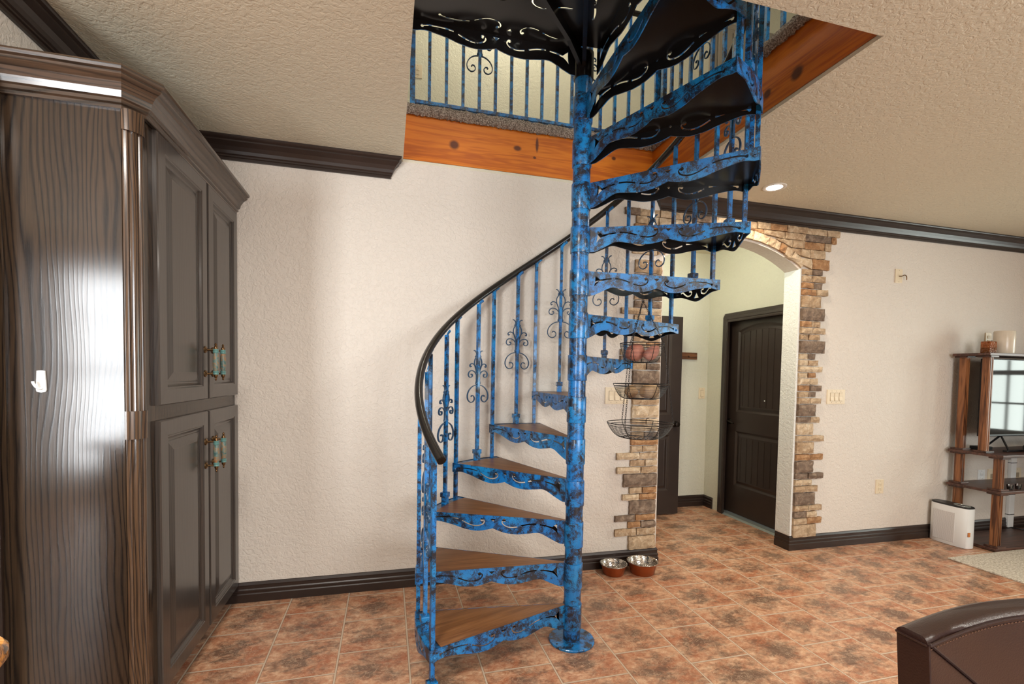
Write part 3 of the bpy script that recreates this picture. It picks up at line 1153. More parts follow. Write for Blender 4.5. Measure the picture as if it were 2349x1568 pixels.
def endplate_bm(a0, a1, R):
    L = R * rad(a1 - a0)
    bot = smooth_path([(0, -.055), (.03, -.055), (.075, -.058), (.12, -.073), (L / 2, -.093), (L - .12, -.073), (L - .075, -.058), (L - .03, -.055), (L, -.055)], 5)
    top = [(L * (1 - i / 16), 0) for i in range(17)]
    out = [(p.x, p.y) for p in bot] + top
    mid = L / 2
    s1 = [(mid - .115, -.033), (mid - .10, -.030), (mid - .085, -.042), (mid - .065, -.055), (mid - .043, -.05), (mid - .036, -.034), (mid - .05, -.028)]
    h1 = stroke(s1, .0042, .0065)
    h2 = [(2 * mid - x, y) for x, y in reversed(h1)]
    tri = [(mid - .018, -.072), (mid, -.04), (mid + .018, -.072)]
    def f(u, v, s):
        a = rad(a0) + u / R
        return Vector(((R - s) * cos(a), (R - s) * sin(a), v))
    bm = B()
    plate(bm, out, [h1, h2, tri], f, .0045, (0, 1, 0))
    return bm


def wedge(r0, r1, a0, a1, n=8):
    return [(r0 * cos(rad(a1)), r0 * sin(rad(a1))), (r0 * cos(rad(a0)), r0 * sin(rad(a0)))] + [(r1 * cos(rad(a0 + (a1 - a0) * i / n)), r1 * sin(rad(a0 + (a1 - a0) * i / n))) for i in range(n + 1)]


def make_tread():
    bm = B()
    plate(bm, wedge(.046, RT - .005, -WEDGE + .3, -.3), [], lambda u, v, s: Vector((u, v, -.0215 - s)), .004, (1, 1, 1))
    ring = [((RT - .075) * cos(rad(-WEDGE * i / 8)), (RT - .075) * sin(rad(-WEDGE * i / 8))) for i in range(9)]
    ring2 = [((RT - .004) * cos(rad(-WEDGE * i / 8)), (RT - .004) * sin(rad(-WEDGE * i / 8))) for i in range(8, -1, -1)]
    plate(bm, ring + ring2, [], lambda u, v, s: Vector((u, v, -.003 - s)), .004, (0, 1, 0))
    t = part('tread', bm, blue_black, stair)
    bm = B()
    rr = RT - .055
    pl = wedge(.049, rr, -WEDGE + .45, -.45)
    plate(bm, pl, [], lambda u, v, s: Vector((u, v, 0.0 - s)), .0185)
    for v in bm.verts:
        pass
    part('board', bm, M['tread'], t)
    bm = B()
    lathe(bm, [(.0455, 0.001), (.0488, 0), (.0495, -.003), (.0495, -.127), (.0488, -.13), (.0455, -.131)], n=32)
    part('collar', bm, M['blue'], t, True)
    part('skirt', skirt_mesh(1, 0), blue_black, t)
    part('skirt', skirt_mesh(-1, -WEDGE), blue_black, t)
    part('end_plate', endplate_bm(-WEDGE, 0, RT), blue_black, t)
    return t


tr0 = make_tread()
NT_ = 13
for k in range(1, NT_ + 1):
    o = tr0 if k == 1 else dup(tr0, stair)
    o.location = (0, 0, RISE * k + ZO)
    o.rotation_euler = (0, 0, rad(A0 - STEP * (k - 1)))

# centre pole and its floor flange
bm = B()
lathe(bm, [(0, 0.01), (.0445, .01), (.0445, 3.92), (.05, 3.925), (.05, 3.95), (.03, 3.975), (0, 3.98)], n=32)
part('pole', bm, M['blue'], stair, True)
bm = B()
lathe(bm, [(0, 0), (.118, 0), (.1195, .003), (.1195, .009), (.117, .012), (0, .012)], n=40)
for k in range(4):
    a = rad(20 + 90 * k)
    lathe(bm, [(.006, .0118), (.006, .0125), (0, .0126)], c=(.1 * cos(a), .1 * sin(a), 0), n=10, mi=1)
part('flange', bm, blue_black, stair)

# handrail
RH = .803
def zr(t):
    return RISE * ((A0 - t) / STEP + 1) + ZO + .88
bm = B()
pts = [(RH * cos(rad(t)), RH * sin(rad(t)), zr(t)) for t in [204.5 - 3 * i for i in range(99)]]
tube(bm, pts, .0205, 14, up=(0, 0, 1), caps=True)
hr = part('handrail', bm, M['rail'], stair, True)
bm = B()
d = (Vector(pts[0]) - Vector(pts[1])).normalized()
tube(bm, [Vector(pts[0]) - d * .002, Vector(pts[0]) + d * .006], .0195, 16)
part('cap', bm, M['knob'], hr, True)


def square_bar(bm, cx, cy, z0, z1, a, w=.0095, mi=0):
    c, s_ = cos(a), sin(a)
    vs = []
    for zz in (z0, z1):
        for dx, dy in ((-w, -w), (w, -w), (w, w), (-w, w)):
            vs.append(bm.verts.new((cx + dx * c - dy * s_, cy + dx * s_ + dy * c, zz)))
    for q in [(3, 2, 1, 0), (4, 5, 6, 7), (0, 1, 5, 4), (1, 2, 6, 5), (2, 3, 7, 6), (3, 0, 4, 7)]:
        bm.faces.new([vs[i] for i in q]).material_index = mi


# scroll ornament in the local xz plane, z measured from the tread
def SP(x, y):
    return ((x - 235) / 1916, 0, .695 - (y - 530) / 1916)


def scroll_bm():
    bm = B()
    L = [
        [(170, 534), (190, 538), (206, 558), (212, 582), (206, 602), (196, 606)],
        [(214, 600), (186, 640), (178, 690), (192, 735), (208, 785), (211, 850), (211, 925)],
        [(207, 765), (184, 715), (152, 692), (122, 694), (106, 712), (112, 730), (124, 724)],
        [(207, 820), (180, 788), (135, 774), (98, 788), (84, 822), (98, 850), (126, 854), (146, 838), (142, 818), (128, 820)],
        [(214, 948), (160, 960), (104, 1000), (72, 1062), (80, 1122), (122, 1154), (164, 1142), (180, 1108), (164, 1078), (138, 1074), (132, 1088)],
    ]
    for k, lp in enumerate(L):
        for sg in (1, -1):
            pts = [Vector((sg * p.x, 0, p.z)) for p in smooth_path([SP(*q) for q in lp], 5)]
            rr = [1.0] * len(pts)
            rr[-1] = 1.5
            rr[-2] = 1.4
            tube(bm, pts, rr, 6, flat=(.0065, .0036), up=(0, 1, 0))
    for zc_, w_ in ((SP(0, 928)[2], .0), (SP(0, 590)[2], 0)):
        for sg in (1, -1):
            lathe(bm, [(0, -.008), (.006, -.005), (.0072, 0), (.006, .005), (0, .008)], c=(sg * .0135, 0, zc_), n=8)
    return bm


SCROLL = scroll_bm()
sc_me = None


def shoe_bm(h=.07):
    bm = B()
    box(bm, -.016, .016, -.016, .016, 0, h * .62, 0, .002)
    box(bm, -.0215, .0215, -.0215, .0215, h * .6, h, 0, .003)
    return bm


def bracket(bm, t, rb, top):
    """small bent tab under the handrail"""
    p0 = Vector((rb * cos(rad(t)), rb * sin(rad(t)), top - .02))
    t2 = t - 2.6
    p1 = Vector((rb * cos(rad(t2)), rb * sin(rad(t2)), zr(t2) - .0215))
    t3 = t + .3
    p2 = Vector((rb * cos(rad(t3)), rb * sin(rad(t3)), zr(t3) - .0215))
    tube(bm, [p0, p0.lerp(p2, .5), p1.lerp(p2, .5), p1], .007, 6, flat=(.004, .009), up=(cos(rad(t)), sin(rad(t)), 0))


RB = .796
for k in range(1, NT_ + 1):
    t = A0 - STEP * (k - 1) - .9
    zt = RISE * k + ZO
    z0 = .05 if k == 1 else RISE * (k - 1) + ZO - .002
    bm = B()
    square_bar(bm, RB * cos(rad(t)), RB * sin(rad(t)), z0, zr(t) - .024, rad(t))
    bracket(bm, t, RB, zr(t) - .024)
    b = part('baluster', bm, M['blue'], stair)
    if k == 1:
        s0 = part('shoe', shoe_bm(.06), M['blue'], b)
        s0.location = (RB * cos(rad(t)), RB * sin(rad(t)), 0)
        s0.rotation_euler = (0, 0, rad(t))
scr0 = None
for k in range(1, NT_ + 1):
    t = A0 - STEP * (k - 1) - WEDGE / 2
    zt = RISE * k + ZO
    rb = RT - .035
    bm = B()
    square_bar(bm, 0, 0, 0, zr(t) - .024 - zt, 0)
    rot = Matrix.Rotation(-rad(t), 4, 'Z')
    b2 = B()
    bracket(b2, t, rb, zr(t) - .024)
    bmesh.ops.translate(b2, verts=b2.verts[:], vec=(-rb * cos(rad(t)), -rb * sin(rad(t)), -zt))
    bmesh.ops.transform(b2, matrix=rot, verts=b2.verts[:])
    me_t = bpy.data.meshes.new('t')
    b2.to_mesh(me_t)
    b2.free()
    bm.from_mesh(me_t)
    bpy.data.meshes.remove(me_t)
    b = part('baluster', bm, M['blue'], stair)
    b.location = (rb * cos(rad(t)), rb * sin(rad(t)), zt - .003)
    b.rotation_euler = (0, 0, rad(t))
    if scr0 is None:
        scr0 = part('scroll', SCROLL, M['iron'], b, True)
        shoe0 = part('shoe', shoe_bm(), M['blue'], b)
        scr0.rotation_euler = (0, 0, PI / 2)
    else:
        dup(scr0, b)
        dup(shoe0, b)

# landing: carved plate from the pole to the left and near edges of the opening
LZ = RISE * 14 + ZO
lx0, lx1, ly0, ly1 = HX0 + .004 - CX, .052, HY0 + .004 - CY, -.012
holes = []
def motif(fx):
    for h in SK_HOLES[1:]:
        q = [fx(u, v) for u, v in h]
        holes.append(q)
motif(lambda u, v: (-(u - .03), -.03 + v * 1.25))
motif(lambda u, v: (-(u - .03), -.30 - v * 1.25))
motif(lambda u, v: (-.02 + v * 1.2, -(u * .8 + .02) - .05) if u * .8 > .3 else (-.02 + v * 1.2, -(u * .8) - .07))
def inside(q):
    return all(lx0 + .03 < p[0] < lx1 - .01 and ly0 + .03 < p[1] < ly1 - .008 for p in q)
good = []
def bb(q):
    return min(p[0] for p in q), max(p[0] for p in q), min(p[1] for p in q), max(p[1] for p in q)
for q in holes:
    b = bb(q)
    if inside(q) and all(b[1] < o[0] - .004 or b[0] > o[1] + .004 or b[3] < o[2] - .004 or b[2] > o[3] + .004 for o in map(bb, good)):
        good.append(q)
bm = B()
pole_c = [(.0, ly1)]
plate(bm, [(lx0, ly0), (lx1, ly0), (lx1, ly1 - .05), (.0, ly1 - .05), (-.05, ly1 - .04), (-.055, ly1), (lx0, ly1)], good, lambda u, v, s: Vector((u, v, LZ - s)), .005, (1, 1, 1))
land = part('landing', bm, blue_black, stair)
bm = B()
plate(bm, [(u, v) for u, v in SK_OUT], SK_HOLES, lambda u, v, s: Vector((-u / RT * (-lx0), ly1 - s, LZ + v)), .0045, (0, 1, 0))
part('skirt', bm, blue_black, land)
bm = B()
plate(bm, [(u, v) for u, v in SK_OUT], SK_HOLES, lambda u, v, s: Vector((lx1 - s, -u / RT * (-ly0), LZ + v)), .0045, (0, 1, 0))
part('skirt', bm, blue_black, land)
for a, L in ((226, 1.12), (248, .86)):
    bm = B()
    c, s_ = cos(rad(a)), sin(rad(a))
    def f(u, v, s):
        return Vector((u * c - s_ * s, u * s_ + c * s, LZ - .005 + v))
    plate(bm, [(.045, 0), (.045, -.085), (.2, -.05), (L, -.05), (L, 0)], [], f, .02, (0, 0, 0))
    bmesh.ops.translate(bm, verts=bm.verts[:], vec=(s_ * .01, -c * .01, 0))
    part('brace', bm, M['black'], land)
bm = B()
lathe(bm, [(.0455, LZ), (.0495, LZ - .002), (.0495, LZ - .13), (.0455, LZ - .131)], n=32)
part('collar', bm, M['black'], land, True)

# ------------------------------------------------------------------ railings round the upper opening
def railing(name, label, p0, p1, n, first, every, start):
    """posts from p0 to p1 (xy), first spacing offset"""
    root = thing(name, label, 'railing', (*p0, UZ + .014))
    d = Vector(p1) - Vector(p0)
    L = d.length
    a = math.atan2(d.y, d.x)
    root.rotation_euler = (0, 0, a)
    zb, zt = .03, .90
    bm = B(); box(bm, -.012, L + .012, -.013, .013, zb, zb + .022, 0, .002); part('bottom_rail', bm, M['blue'], root)
    bm = B(); box(bm, -.02, L + .02, -.02, .02, zt, zt + .014, 0, .003); part('top_rail', bm, M['rail'], root)
    for i in range(n):
        x = first + i * .1093
        bm = B()
        square_bar(bm, 0, 0, zb + .02, zt + .002, 0)
        b = part('baluster', bm, M['blue'], root)
        b.location = (x, 0, 0)
        if i % every == start:
            sc = dup(scr0, b)
            sc.rotation_euler = (0, 0, 0)
            sc.location = (0, 0, -.075)
    for x in (0.0, L):
        bm = B()
        box(bm, x - .016, x + .016, -.016, .016, 0, zt + .03, 0, .002)
        part('post', bm, M['blue'], root)


railing('landing_railing', 'blue black metal railing above the pine board along the far side of the stairwell', (.142, WY + .062), (1.915, WY + .062), 16, .107, 7, 3)
railing('landing_railing', 'blue black metal railing above the pine board on the right side of the stairwell', (1.915, WY), (1.915, 1.42), 15, .1, 7, 3)

# ------------------------------------------------------------------ pantry cabinet
cab = thing('pantry_cabinet', 'tall dark stained oak pantry cabinet with four raised panel doors', 'cabinet', (-1.05, 2.6, 0))
def W2L(o):
    return Vector(o.location)
def shift(bm, root):
    bmesh.ops.translate(bm, verts=bm.verts[:], vec=-Vector(root.location))
    return bm
def wpart(name, bm, mats, root, smooth=False, label=None):
    """part whose bmesh was written in world coordinates"""
    return part(name, shift(bm, root), mats, root, smooth, label)
PX, PY = -.872, 2.0
plan = [(-1.28, PY), (-.915, PY), (PX, PY + .05), (PX, 3.118), (-1.28, 3.118)]
bm = B()
prism(bm, [(x, y, .09) for x, y in plan], None, (0, 0, 2.305 - .09))
prism(bm, [(-1.28, PY + .01, 0), (-.93, PY + .01, 0), (PX - .06, PY + .07, 0), (PX - .06, 3.118, 0), (-1.28, 3.118, 0)], None, (0, 0, .09))
box(bm, -1.278, -1.252, PY - .012, PY + .02, .0, 2.305, 0, .003)
prism(bm, [(-1.26, PY, 0), (-.915, PY, 0), (-.915, PY + .02, 0), (-1.26, PY + .02, 0)], None, (0, 0, .1))
wpart('body', bm, M['oak'], cab)
bm = B()
box(bm, PX - .062, PX - .056, 2.09, 3.116, 0.001, .09)
wpart('toe_kick', bm, plain('slate_toe_kick', (0.045, 0.06, 0.085), .5), cab)
CORN = [(0, 2.30), (.012, 2.30), (.012, 2.312), (.02, 2.316), (.02, 2.328), (.028, 2.332), (.034, 2.352), (.048, 2.374), (.064, 2.386), (.068, 2.39), (.068, 2.398), (.078, 2.402), (.08, 2.412), (.076, 2.42), (0, 2.42)]
bm = B()
mould(bm, CORN, [(-1.282, PY), (-.912, PY), (PX + .004, PY + .052), (PX + .004, 3.12)], side=-1)
prism(bm, [(x, y, 2.39) for x, y in plan], None, (0, 0, .025))
wpart('cornice', bm, M['oak_h'], cab)
# fluted quarter pilaster on the chamfered corner
bm = B()
p0, p1 = Vector((-.915, PY)), Vector((PX, PY + .05))
mid_ = (p0 + p1) / 2
tv = (p1 - p0).normalized()
nv = Vector((tv.y, -tv.x))
hl = (p1 - p0).length / 2
def pil(z0, z1, bulge, flutes, ext=0.0):
    n = 22
    pts = []
    for i in range(n + 1):
        s_ = -1 + 2 * i / n
        o = bulge * math.sqrt(max(0, 1 - (s_ * .92) ** 2))
        if flutes and abs(s_) < .95:
            o -= .004 * max(0, cos(s_ * PI * 2.5 + PI)) * 1.4
        q = mid_ + tv * (s_ * (hl + ext)) + nv * o
        pts.append((q.x, q.y, z0))
    back = [(p0.x - .002, p0.y + .012, z0)]
    back = [((mid_ - nv * .01).x, (mid_ - nv * .01).y, z0)]
    prism(bm, pts + back, None, (0, 0, z1 - z0))
pil(.09, 1.137, .019, True); pil(1.239, 2.232, .019, True)
pil(1.137, 1.239, .027, False, .004); pil(2.232, 2.305, .027, False, .004); pil(.09, .2, .027, False, .004)
wpart('pilaster', bm, M['oak_p'], cab)


def cab_door(y0, y1, z0, z1, hy, hz):
    bm = B()
    w_, h_ = y1 - y0, z1 - z0
    f = lambda u, v, s: Vector((PX - .002 + s, y0 + u, z0 + v))
    def outl(i):
        return rect_outline(0, w_, 0, h_)(i)
    steps = [(0, 0), (0, .016), (.004, .0205), (.062, .0215), (.067, .0185), (.071, .0185), (.077, .011), (.082, .008), (.088, .008), (.092, .0065), (.128, .0155), (.131, .0165)]
    rings_panel(bm, outl, steps, f)
    d = wpart('door', bm, M['oak_d'], cab)
    hb = B()
    for dz in (-.058, .058):
        lathe(hb, [(0, 0), (.0165, 0), (.0165, .003), (.011, .007), (.005, .009), (.004, .045), (0, .045)], n=16,
              f=lambda v: Vector((PX + .0195 + v.z, hy + v.x, hz + dz + v.y)))
    xx = PX + .065
    lathe(hb, [(0, -.092), (.003, -.09), (.005, -.084), (.0035, -.08), (.007, -.074), (.009, -.068), (.009, -.062), (0, -.062)], c=(xx, hy, hz), n=14)
    lathe(hb, [(0, .092), (.003, .09), (.0055, .083), (.0035, .078), (.008, .072), (.009, .066), (.009, .062), (0, .062)], c=(xx, hy, hz), n=14)
    lathe(hb, [(.006, -.064), (.0125, -.061), (.0125, -.056), (.0112, -.054), (.013, -.051), (.013, -.046), (.010, -.044)], c=(xx, hy, hz), n=18, mi=2)
    lathe(hb, [(.010, -.044), (.0122, -.03), (.0133, -.01), (.0133, .01), (.0122, .03), (.0102, .042)], c=(xx, hy, hz), n=18, mi=1)
    lathe(hb, [(.0102, .042), (.013, .046), (.013, .051), (.0112, .053), (.0125, .056), (.0125, .061), (.006, .064)], c=(xx, hy, hz), n=18, mi=2)
    bmesh.ops.translate(hb, verts=hb.verts[:], vec=-Vector(cab.location))
    h = obj('handle', hb, [M['brass'], M['teal'], M['teal_b']], d, True)
    h['label'] = 'brass and crackled teal ceramic pull handle'


cab_door(2.125, 2.635, 1.25, 2.30, 2.595, 1.432)
cab_door(2.655, 3.112, 1.25, 2.30, 2.70, 1.432)
cab_door(2.125, 2.635, .105, 1.19, 2.595, .985)
cab_door(2.655, 3.112, .105, 1.19, 2.70, .985)

# adhesive hook on the cabinet side
hk = thing('adhesive_hook', 'small white plastic hook stuck on the side of the dark cabinet', 'hook', (-1.157, PY, 1.344))
bm = B()
pl = [(-.0115, .036), (-.0135, .0), (-.0145, -.03), (-.0125, -.036), (0, -.0385), (.0125, -.036), (.0145, -.03), (.0135, 0), (.0115, .036), (0, .0375)]
prism(bm, [(x, -.0055, z_) for x, z_ in pl], None, (0, .0055, 0))
part('base', bm, M['whitep'], hk)
bm = B()
tube(bm, smooth_path([(.003, -.005, -.022), (-.001, -.010, -.026), (-.008, -.017, -.018), (-.013, -.020, -.006), (-.014, -.020, .0)], 5), .0045, 8)
part('prong', bm, M['whitep'], hk, True)

# ------------------------------------------------------------------ wall plates
def wall_plate(name, label, cat, x, z_, w_, h_, kind, n=1, y=WY, mat='ivory'):
    root = thing(name, label, cat, (x, y, z_))
    bm = B()
    box(bm, -w_ / 2, w_ / 2, -.007, .002, -h_ / 2, h_ / 2, 0, .0025)
    for i in range(n):
        cx = (i - (n - 1) / 2) * .046
        for sz in (-.048, .048):
            lathe(bm, [(.0028, 0), (.0028, .0012), (0, .0015)], n=8, mi=1, f=lambda v: Vector((cx + v.x, -.007 - v.z, sz * h_ / .119 + v.y)))
    part('plate', bm, [M[mat], M['ivory_d']], root)
    for i in range(n):
        cx = (i - (n - 1) / 2) * .046
        bm = B()
        if kind == 'rocker':
            box(bm, cx - .0175, cx + .0175, -.008, -.006, -.035, .035, 1)
            prism(bm, [(cx - .0155, -.008, -.032), (cx - .0155, -.0135, -.032), (cx - .0155, -.009, 0), (cx - .0155, -.0105, .032), (cx - .0155, -.008, .032)], None, (.031, 0, 0))
            part('rocker', bm, [M[mat], M['ivory_d']], root)
        elif kind == 'outlet':
            for dz in (-.02, .02):
                box(bm, cx - .0165, cx + .0165, -.010, -.006, dz - .0135, dz + .0135, 0, .004)
                for dx in (-.0065, .0065):
                    box(bm, cx + dx - .0012, cx + dx + .0012, -.0105, -.0095, dz - .004, dz + .006, 1)
                lathe(bm, [(.0025, 0), (.0025, .0008), (0, .0009)], n=8, mi=1, f=lambda v: Vector((cx + v.x, -.0098 - v.z, dz - .009 + v.y)))
            part('receptacle', bm, [M[mat], M['ivory_d']], root)
    return root


wall_plate('light_switch', 'ivory light switch plate left of the stone pillar, partly behind the wire baskets', 'light switch', 1.601, 1.255, .184, .119, 'rocker', 3)
sw = wall_plate('light_switch', 'ivory three gang switch plate right of the stone surround', 'light switch', 3.594, 1.255, .186, .119, 'rocker', 3)
wall_plate('light_switch', 'ivory single rocker switch in the hallway between the open door and the panelled door', 'light switch', 3.293, 1.228, .075, .119, 'rocker', 1, HBY)
wall_plate('wall_outlet', 'ivory wall outlet low on the bare wall left of the air purifier', 'outlet', 4.109, .484, .085, .122, 'outlet', 1)
wp = wall_plate('cable_plate', 'ivory blank plate with a stub of cable high on the wall', 'wall plate', 4.215, 2.29, .08, .117, 'blank', 1)
bm = B()
tube(bm, smooth_path([(0, -.004, 0), (.01, -.02, -.004), (.03, -.03, .005), (.05, -.03, -.002), (.058, -.028, -.02), (.057, -.027, -.034)], 5), .0038, 8)
part('cable', bm, M['brass'], wp, True)
wall_plate('wall_outlet', 'ivory outlet plate on the wall above the top shelf of the media stand', 'outlet', 5.325, 1.79, .075, .119, 'outlet', 1)
wall_plate('wall_outlet', 'white outlet plate behind the media stand, left of the ivory cable plates', 'outlet', 5.33, .527, .085, .12, 'outlet', 1, WY, 'whitep')
for xx, lb in ((5.475, 'ivory cable plate behind the media stand, left of the white cord cover'), (5.80, 'ivory cable plate behind the media stand, right of the white cord cover')):
    r = wall_plate('cable_plate', lb, 'wall plate', xx, .525, .12, .13, 'blank', 1)
    bm = B(); box(bm, -.03, .03, -.0085, -.004, -.025, .02, 0, .003); part('opening', bm, M['ivory_d'], r)
wall_plate('wall_outlet', 'small ivory plate on the upstairs wall at the far left beyond the railing', 'outlet', .245, 4.13, .08, .12, 'outlet', 1, 4.5)

kr = thing('key_rack', 'small brown wooden key rack on the hallway wall beside the open door', 'key rack', (3.03, HBY, 1.625))
bm = B(); box(bm, -.18, .182, -.018, 0, -.037, .037, 0, .003); part('board', bm, M['rack'], kr)
for dx in (-.1, .07):
    bm = B()
    tube(bm, [(dx, -.016, .0), (dx, -.03, -.002), (dx, -.04, -.012), (dx, -.036, -.018), (dx, -.03, -.014)], .0025, 6)
    part('hook', bm, M['knob'], kr, True)

# ------------------------------------------------------------------ recessed ceiling lights
def can_light(x, y, label, power, lz=CZ, group=None):
    r = thing('recessed_light', label, 'ceiling light', (x, y, lz))
    bm = B()
    lathe(bm, [(.050, -.001), (.054, -.004), (.072, -.0055), (.076, -.003), (.076, 0)], n=40)
    part('ring', bm, M['white'], r, True)
    bm = B()
    lathe(bm, [(0, -.0032), (.051, -.0032), (.052, -.001), (0, -.001)], n=40)
    part('lens', bm, M['lens'], r)
    l = bpy.data.lights.new('can_lamp', 'AREA')
    l.shape = 'DISK'
    l.size = .1
    l.energy = power
    l.color = (1, .88, .72)
    l.spread = rad(150)
    lo = bpy.data.objects.new('can_lamp', l)
    COL.objects.link(lo)
    lo.location = (x, y, lz - .012)


can_light(2.585, 2.775, 'lit round recessed light in the ceiling right of the staircase', 14)

# unseen flush lamps added to light the hall and the upper storey
def flush_fill_lamp(x, y, z_, power, col, label):
    r = thing('flush_fill_lamp', label, 'ceiling light', (x, y, z_))
    bm = B()
    lathe(bm, [(.13, 0), (.13, -.02), (.12, -.025), (.0, -.025)], n=32)
    part('base', bm, M['brass'], r, True)
    bm = B()
    lathe(bm, [(.118, -.025), (.11, -.06), (.07, -.085), (0, -.095)], n=32)
    part('shade', bm, M['lens'], r, True)
    l = bpy.data.lights.new('flush_fill_bulb', 'POINT')
    l.energy = power
    l.color = col
    l.shadow_soft_size = .1
    lo = bpy.data.objects.new('flush_fill_bulb', l)
    COL.objects.link(lo)
    lo.location = (x, y, z_ - .2)


flush_fill_lamp(2.35, 3.62, CZ, 17, (.95, 1, .88), 'unseen flush lamp added to light the hallway behind the arch')
flush_fill_lamp(1.1, 3.85, 5.5, 46, (1, .97, .84), 'unseen flush lamp added to light the upstairs wall')  # added behind the railing to light the far wall and backlight the balusters

# ------------------------------------------------------------------ hanging baskets
BX, BY = 1.293, 2.25
bk = thing('hanging_basket', 'three tier dark wire basket hanging on chains from the staircase', 'basket', (BX, BY, 1.05))
tiers = [(1.568, 1.470, .112, .066), (1.357, 1.279, .142, .079), (1.150, 1.072, .170, .086)]
def chain(bm, a, b, lk=.0135):
    a, b = Vector(a), Vector(b)
    d = b - a
    n = max(1, round(d.length / (lk * .78)))
    dn = d.normalized()
    s1 = dn.cross(Vector((0, 1, 0.2))).normalized()
    s2 = dn.cross(s1)
    for i in range(n):
        c = a + d * ((i + .5) / n)
        s_ = s1 if i % 2 else s2
        pts = [c + dn * (lk * .5 * cos(2 * PI * k / 8)) + s_ * (lk * .28 * sin(2 * PI * k / 8)) for k in range(8)]
        tube(bm, pts, .0011, 4, closed=True)


APEX = Vector((0, 0, 1.792 - 1.05))
rots = [95, 215, 335]
for ti, (zt, zb, rt, rb) in enumerate(tiers):
    bm = B()
    zt -= 1.05; zb -= 1.05
    def prof(t):
        return rb + (rt - rb) * t ** .5, zb + (zt - zb) * t ** 1.12
    for dz, r_ in ((0, .0024), (-.012, .0017)):
        rr = rt if dz == 0 else prof(.88)[0]
        tube(bm, [(rr * cos(2 * PI * k / 40), rr * sin(2 * PI * k / 40), zt + dz) for k in range(40)], r_, 6, closed=True)
    for i in range(14):
        r_, z_ = prof((i + .2) / 15.5)
        tube(bm, [(r_ * cos(2 * PI * k / 36), r_ * sin(2 * PI * k / 36), z_) for k in range(36)], .0011, 4, closed=True)
    for a in range(6):
        ang = rad(35 + 60 * a)
        tube(bm, [(prof(t)[0] * cos(ang), prof(t)[0] * sin(ang), prof(t)[1]) for t in [i / 8 for i in range(9)]], .0018, 5)
    for k in range(7):
        x = -rb + 2 * rb * (k + .5) / 7
        yy = math.sqrt(rb * rb - x * x)
        tube(bm, [(x, -yy, zb), (x, yy, zb)], .0012, 4)
    tube(bm, [(rb * cos(2 * PI * k / 32), rb * sin(2 * PI * k / 32), zb) for k in range(32)], .0022, 5, closed=True)
    part('tier', bm, M['wire'], bk)
for a in rots:
    bm = B()
    ca, sa = cos(rad(a)), sin(rad(a))
    ps = [APEX] + [Vector((r_ * ca, r_ * sa, z_ - 1.05)) for z_, _, r_, _ in tiers]
    for p, q in zip(ps, ps[1:]):
        chain(bm, p, q)
    part('chain', bm, M['wire'], bk)
bm = B()
tube(bm, [APEX + Vector((.006 * cos(2 * PI * k / 12), 0, .006 * sin(2 * PI * k / 12))) for k in range(12)], .0014, 5, closed=True)
chain(bm, APEX + Vector((0, 0, .005)), (-.003, .012, 1.852 - 1.05))
tube(bm, smooth_path([(-.003, .012, .80), (-.004, .016, .812), (-.003, .028, .815), (-.003, .036, .806), (-.003, .036, .796)], 4), .0016, 6)
part('hook', bm, M['wire'], bk)


def tuber(name, label, cat, x, y, z_, a, b, c, rz, ry, mat, group):
    bm = B()
    bmesh.ops.create_icosphere(bm, subdivisions=3, radius=1)
    ph = R_.uniform(0, 6)
    for v in bm.verts:
        co = v.co
        k = 1 + .07 * sin(co.x * 3 + ph) + .05 * sin(co.y * 4 + ph * 2) + .04 * cos(co.z * 5 + ph)
        tp = 1 - .22 * max(0, co.x) ** 2 * (1 if mat == 'sweet' else .3)
        v.co = Vector((co.x * a * k, co.y * b * k * tp, co.z * c * k * tp))
    o = obj(name, bm, M[mat], None, True)
    o.location = (x, y, z_)
    o.rotation_euler = (0, ry, rz)
    tag(o, label, cat, group)


tuber('sweet_potato', 'pinkish sweet potato lying on the left in the top wire basket', 'sweet potato', BX - .028, BY + .016, 1.522, .070, .042, .042, .45, -.3, 'sweet', 'sweet potatoes in the top basket')
tuber('sweet_potato', 'pinkish sweet potato leaning on the right in the top wire basket', 'sweet potato', BX + .034, BY - .040, 1.520, .062, .030, .036, .5, -.45, 'sweet', 'sweet potatoes in the top basket')
tuber('potato', 'brown potato on the left in the middle wire basket', 'potato', BX - .062, BY - .01, 1.316, .040, .033, .032, .4, 0, 'russet', 'potatoes in the middle basket')
tuber('potato', 'large pale brown potato on the right in the middle wire basket', 'potato', BX + .038, BY - .025, 1.320, .062, .040, .037, .2, -.2, 'russet', 'potatoes in the middle basket')

# ------------------------------------------------------------------ dog bowls
def bowl(label, x, y, r, h):
    root = thing('pet_bowl', label, 'pet bowl', (x, y, 0), 0, 'pet bowls by the stone pillar')
    bm = B()
    lathe(bm, [(0, .001), (r * .72, .001), (r * .76, .006), (r * .92, h - .006), (r * .93, h - .004)], n=40)
    part('shell', bm, M['copper'], root, True, 'copper coloured hammered shell')
    bm = B()
    lathe(bm, [(r * .90, h - .008), (r * .97, h - .003), (r, h - .002), (r * .995, h + .001), (r * .93, h), (r * .88, h - .006), (r * .70, .012), (r * .6, .008), (0, .008)], n=40)
    part('liner', bm, M['dimple'], root, True, 'dimpled steel liner')


bowl('smaller copper and steel pet bowl on the tiles, left of the pair', 1.556, 3.015, .096, .074)
bowl('larger copper and steel pet bowl on the tiles at the foot of the stone pillar', 1.766, 2.985, .110, .087)

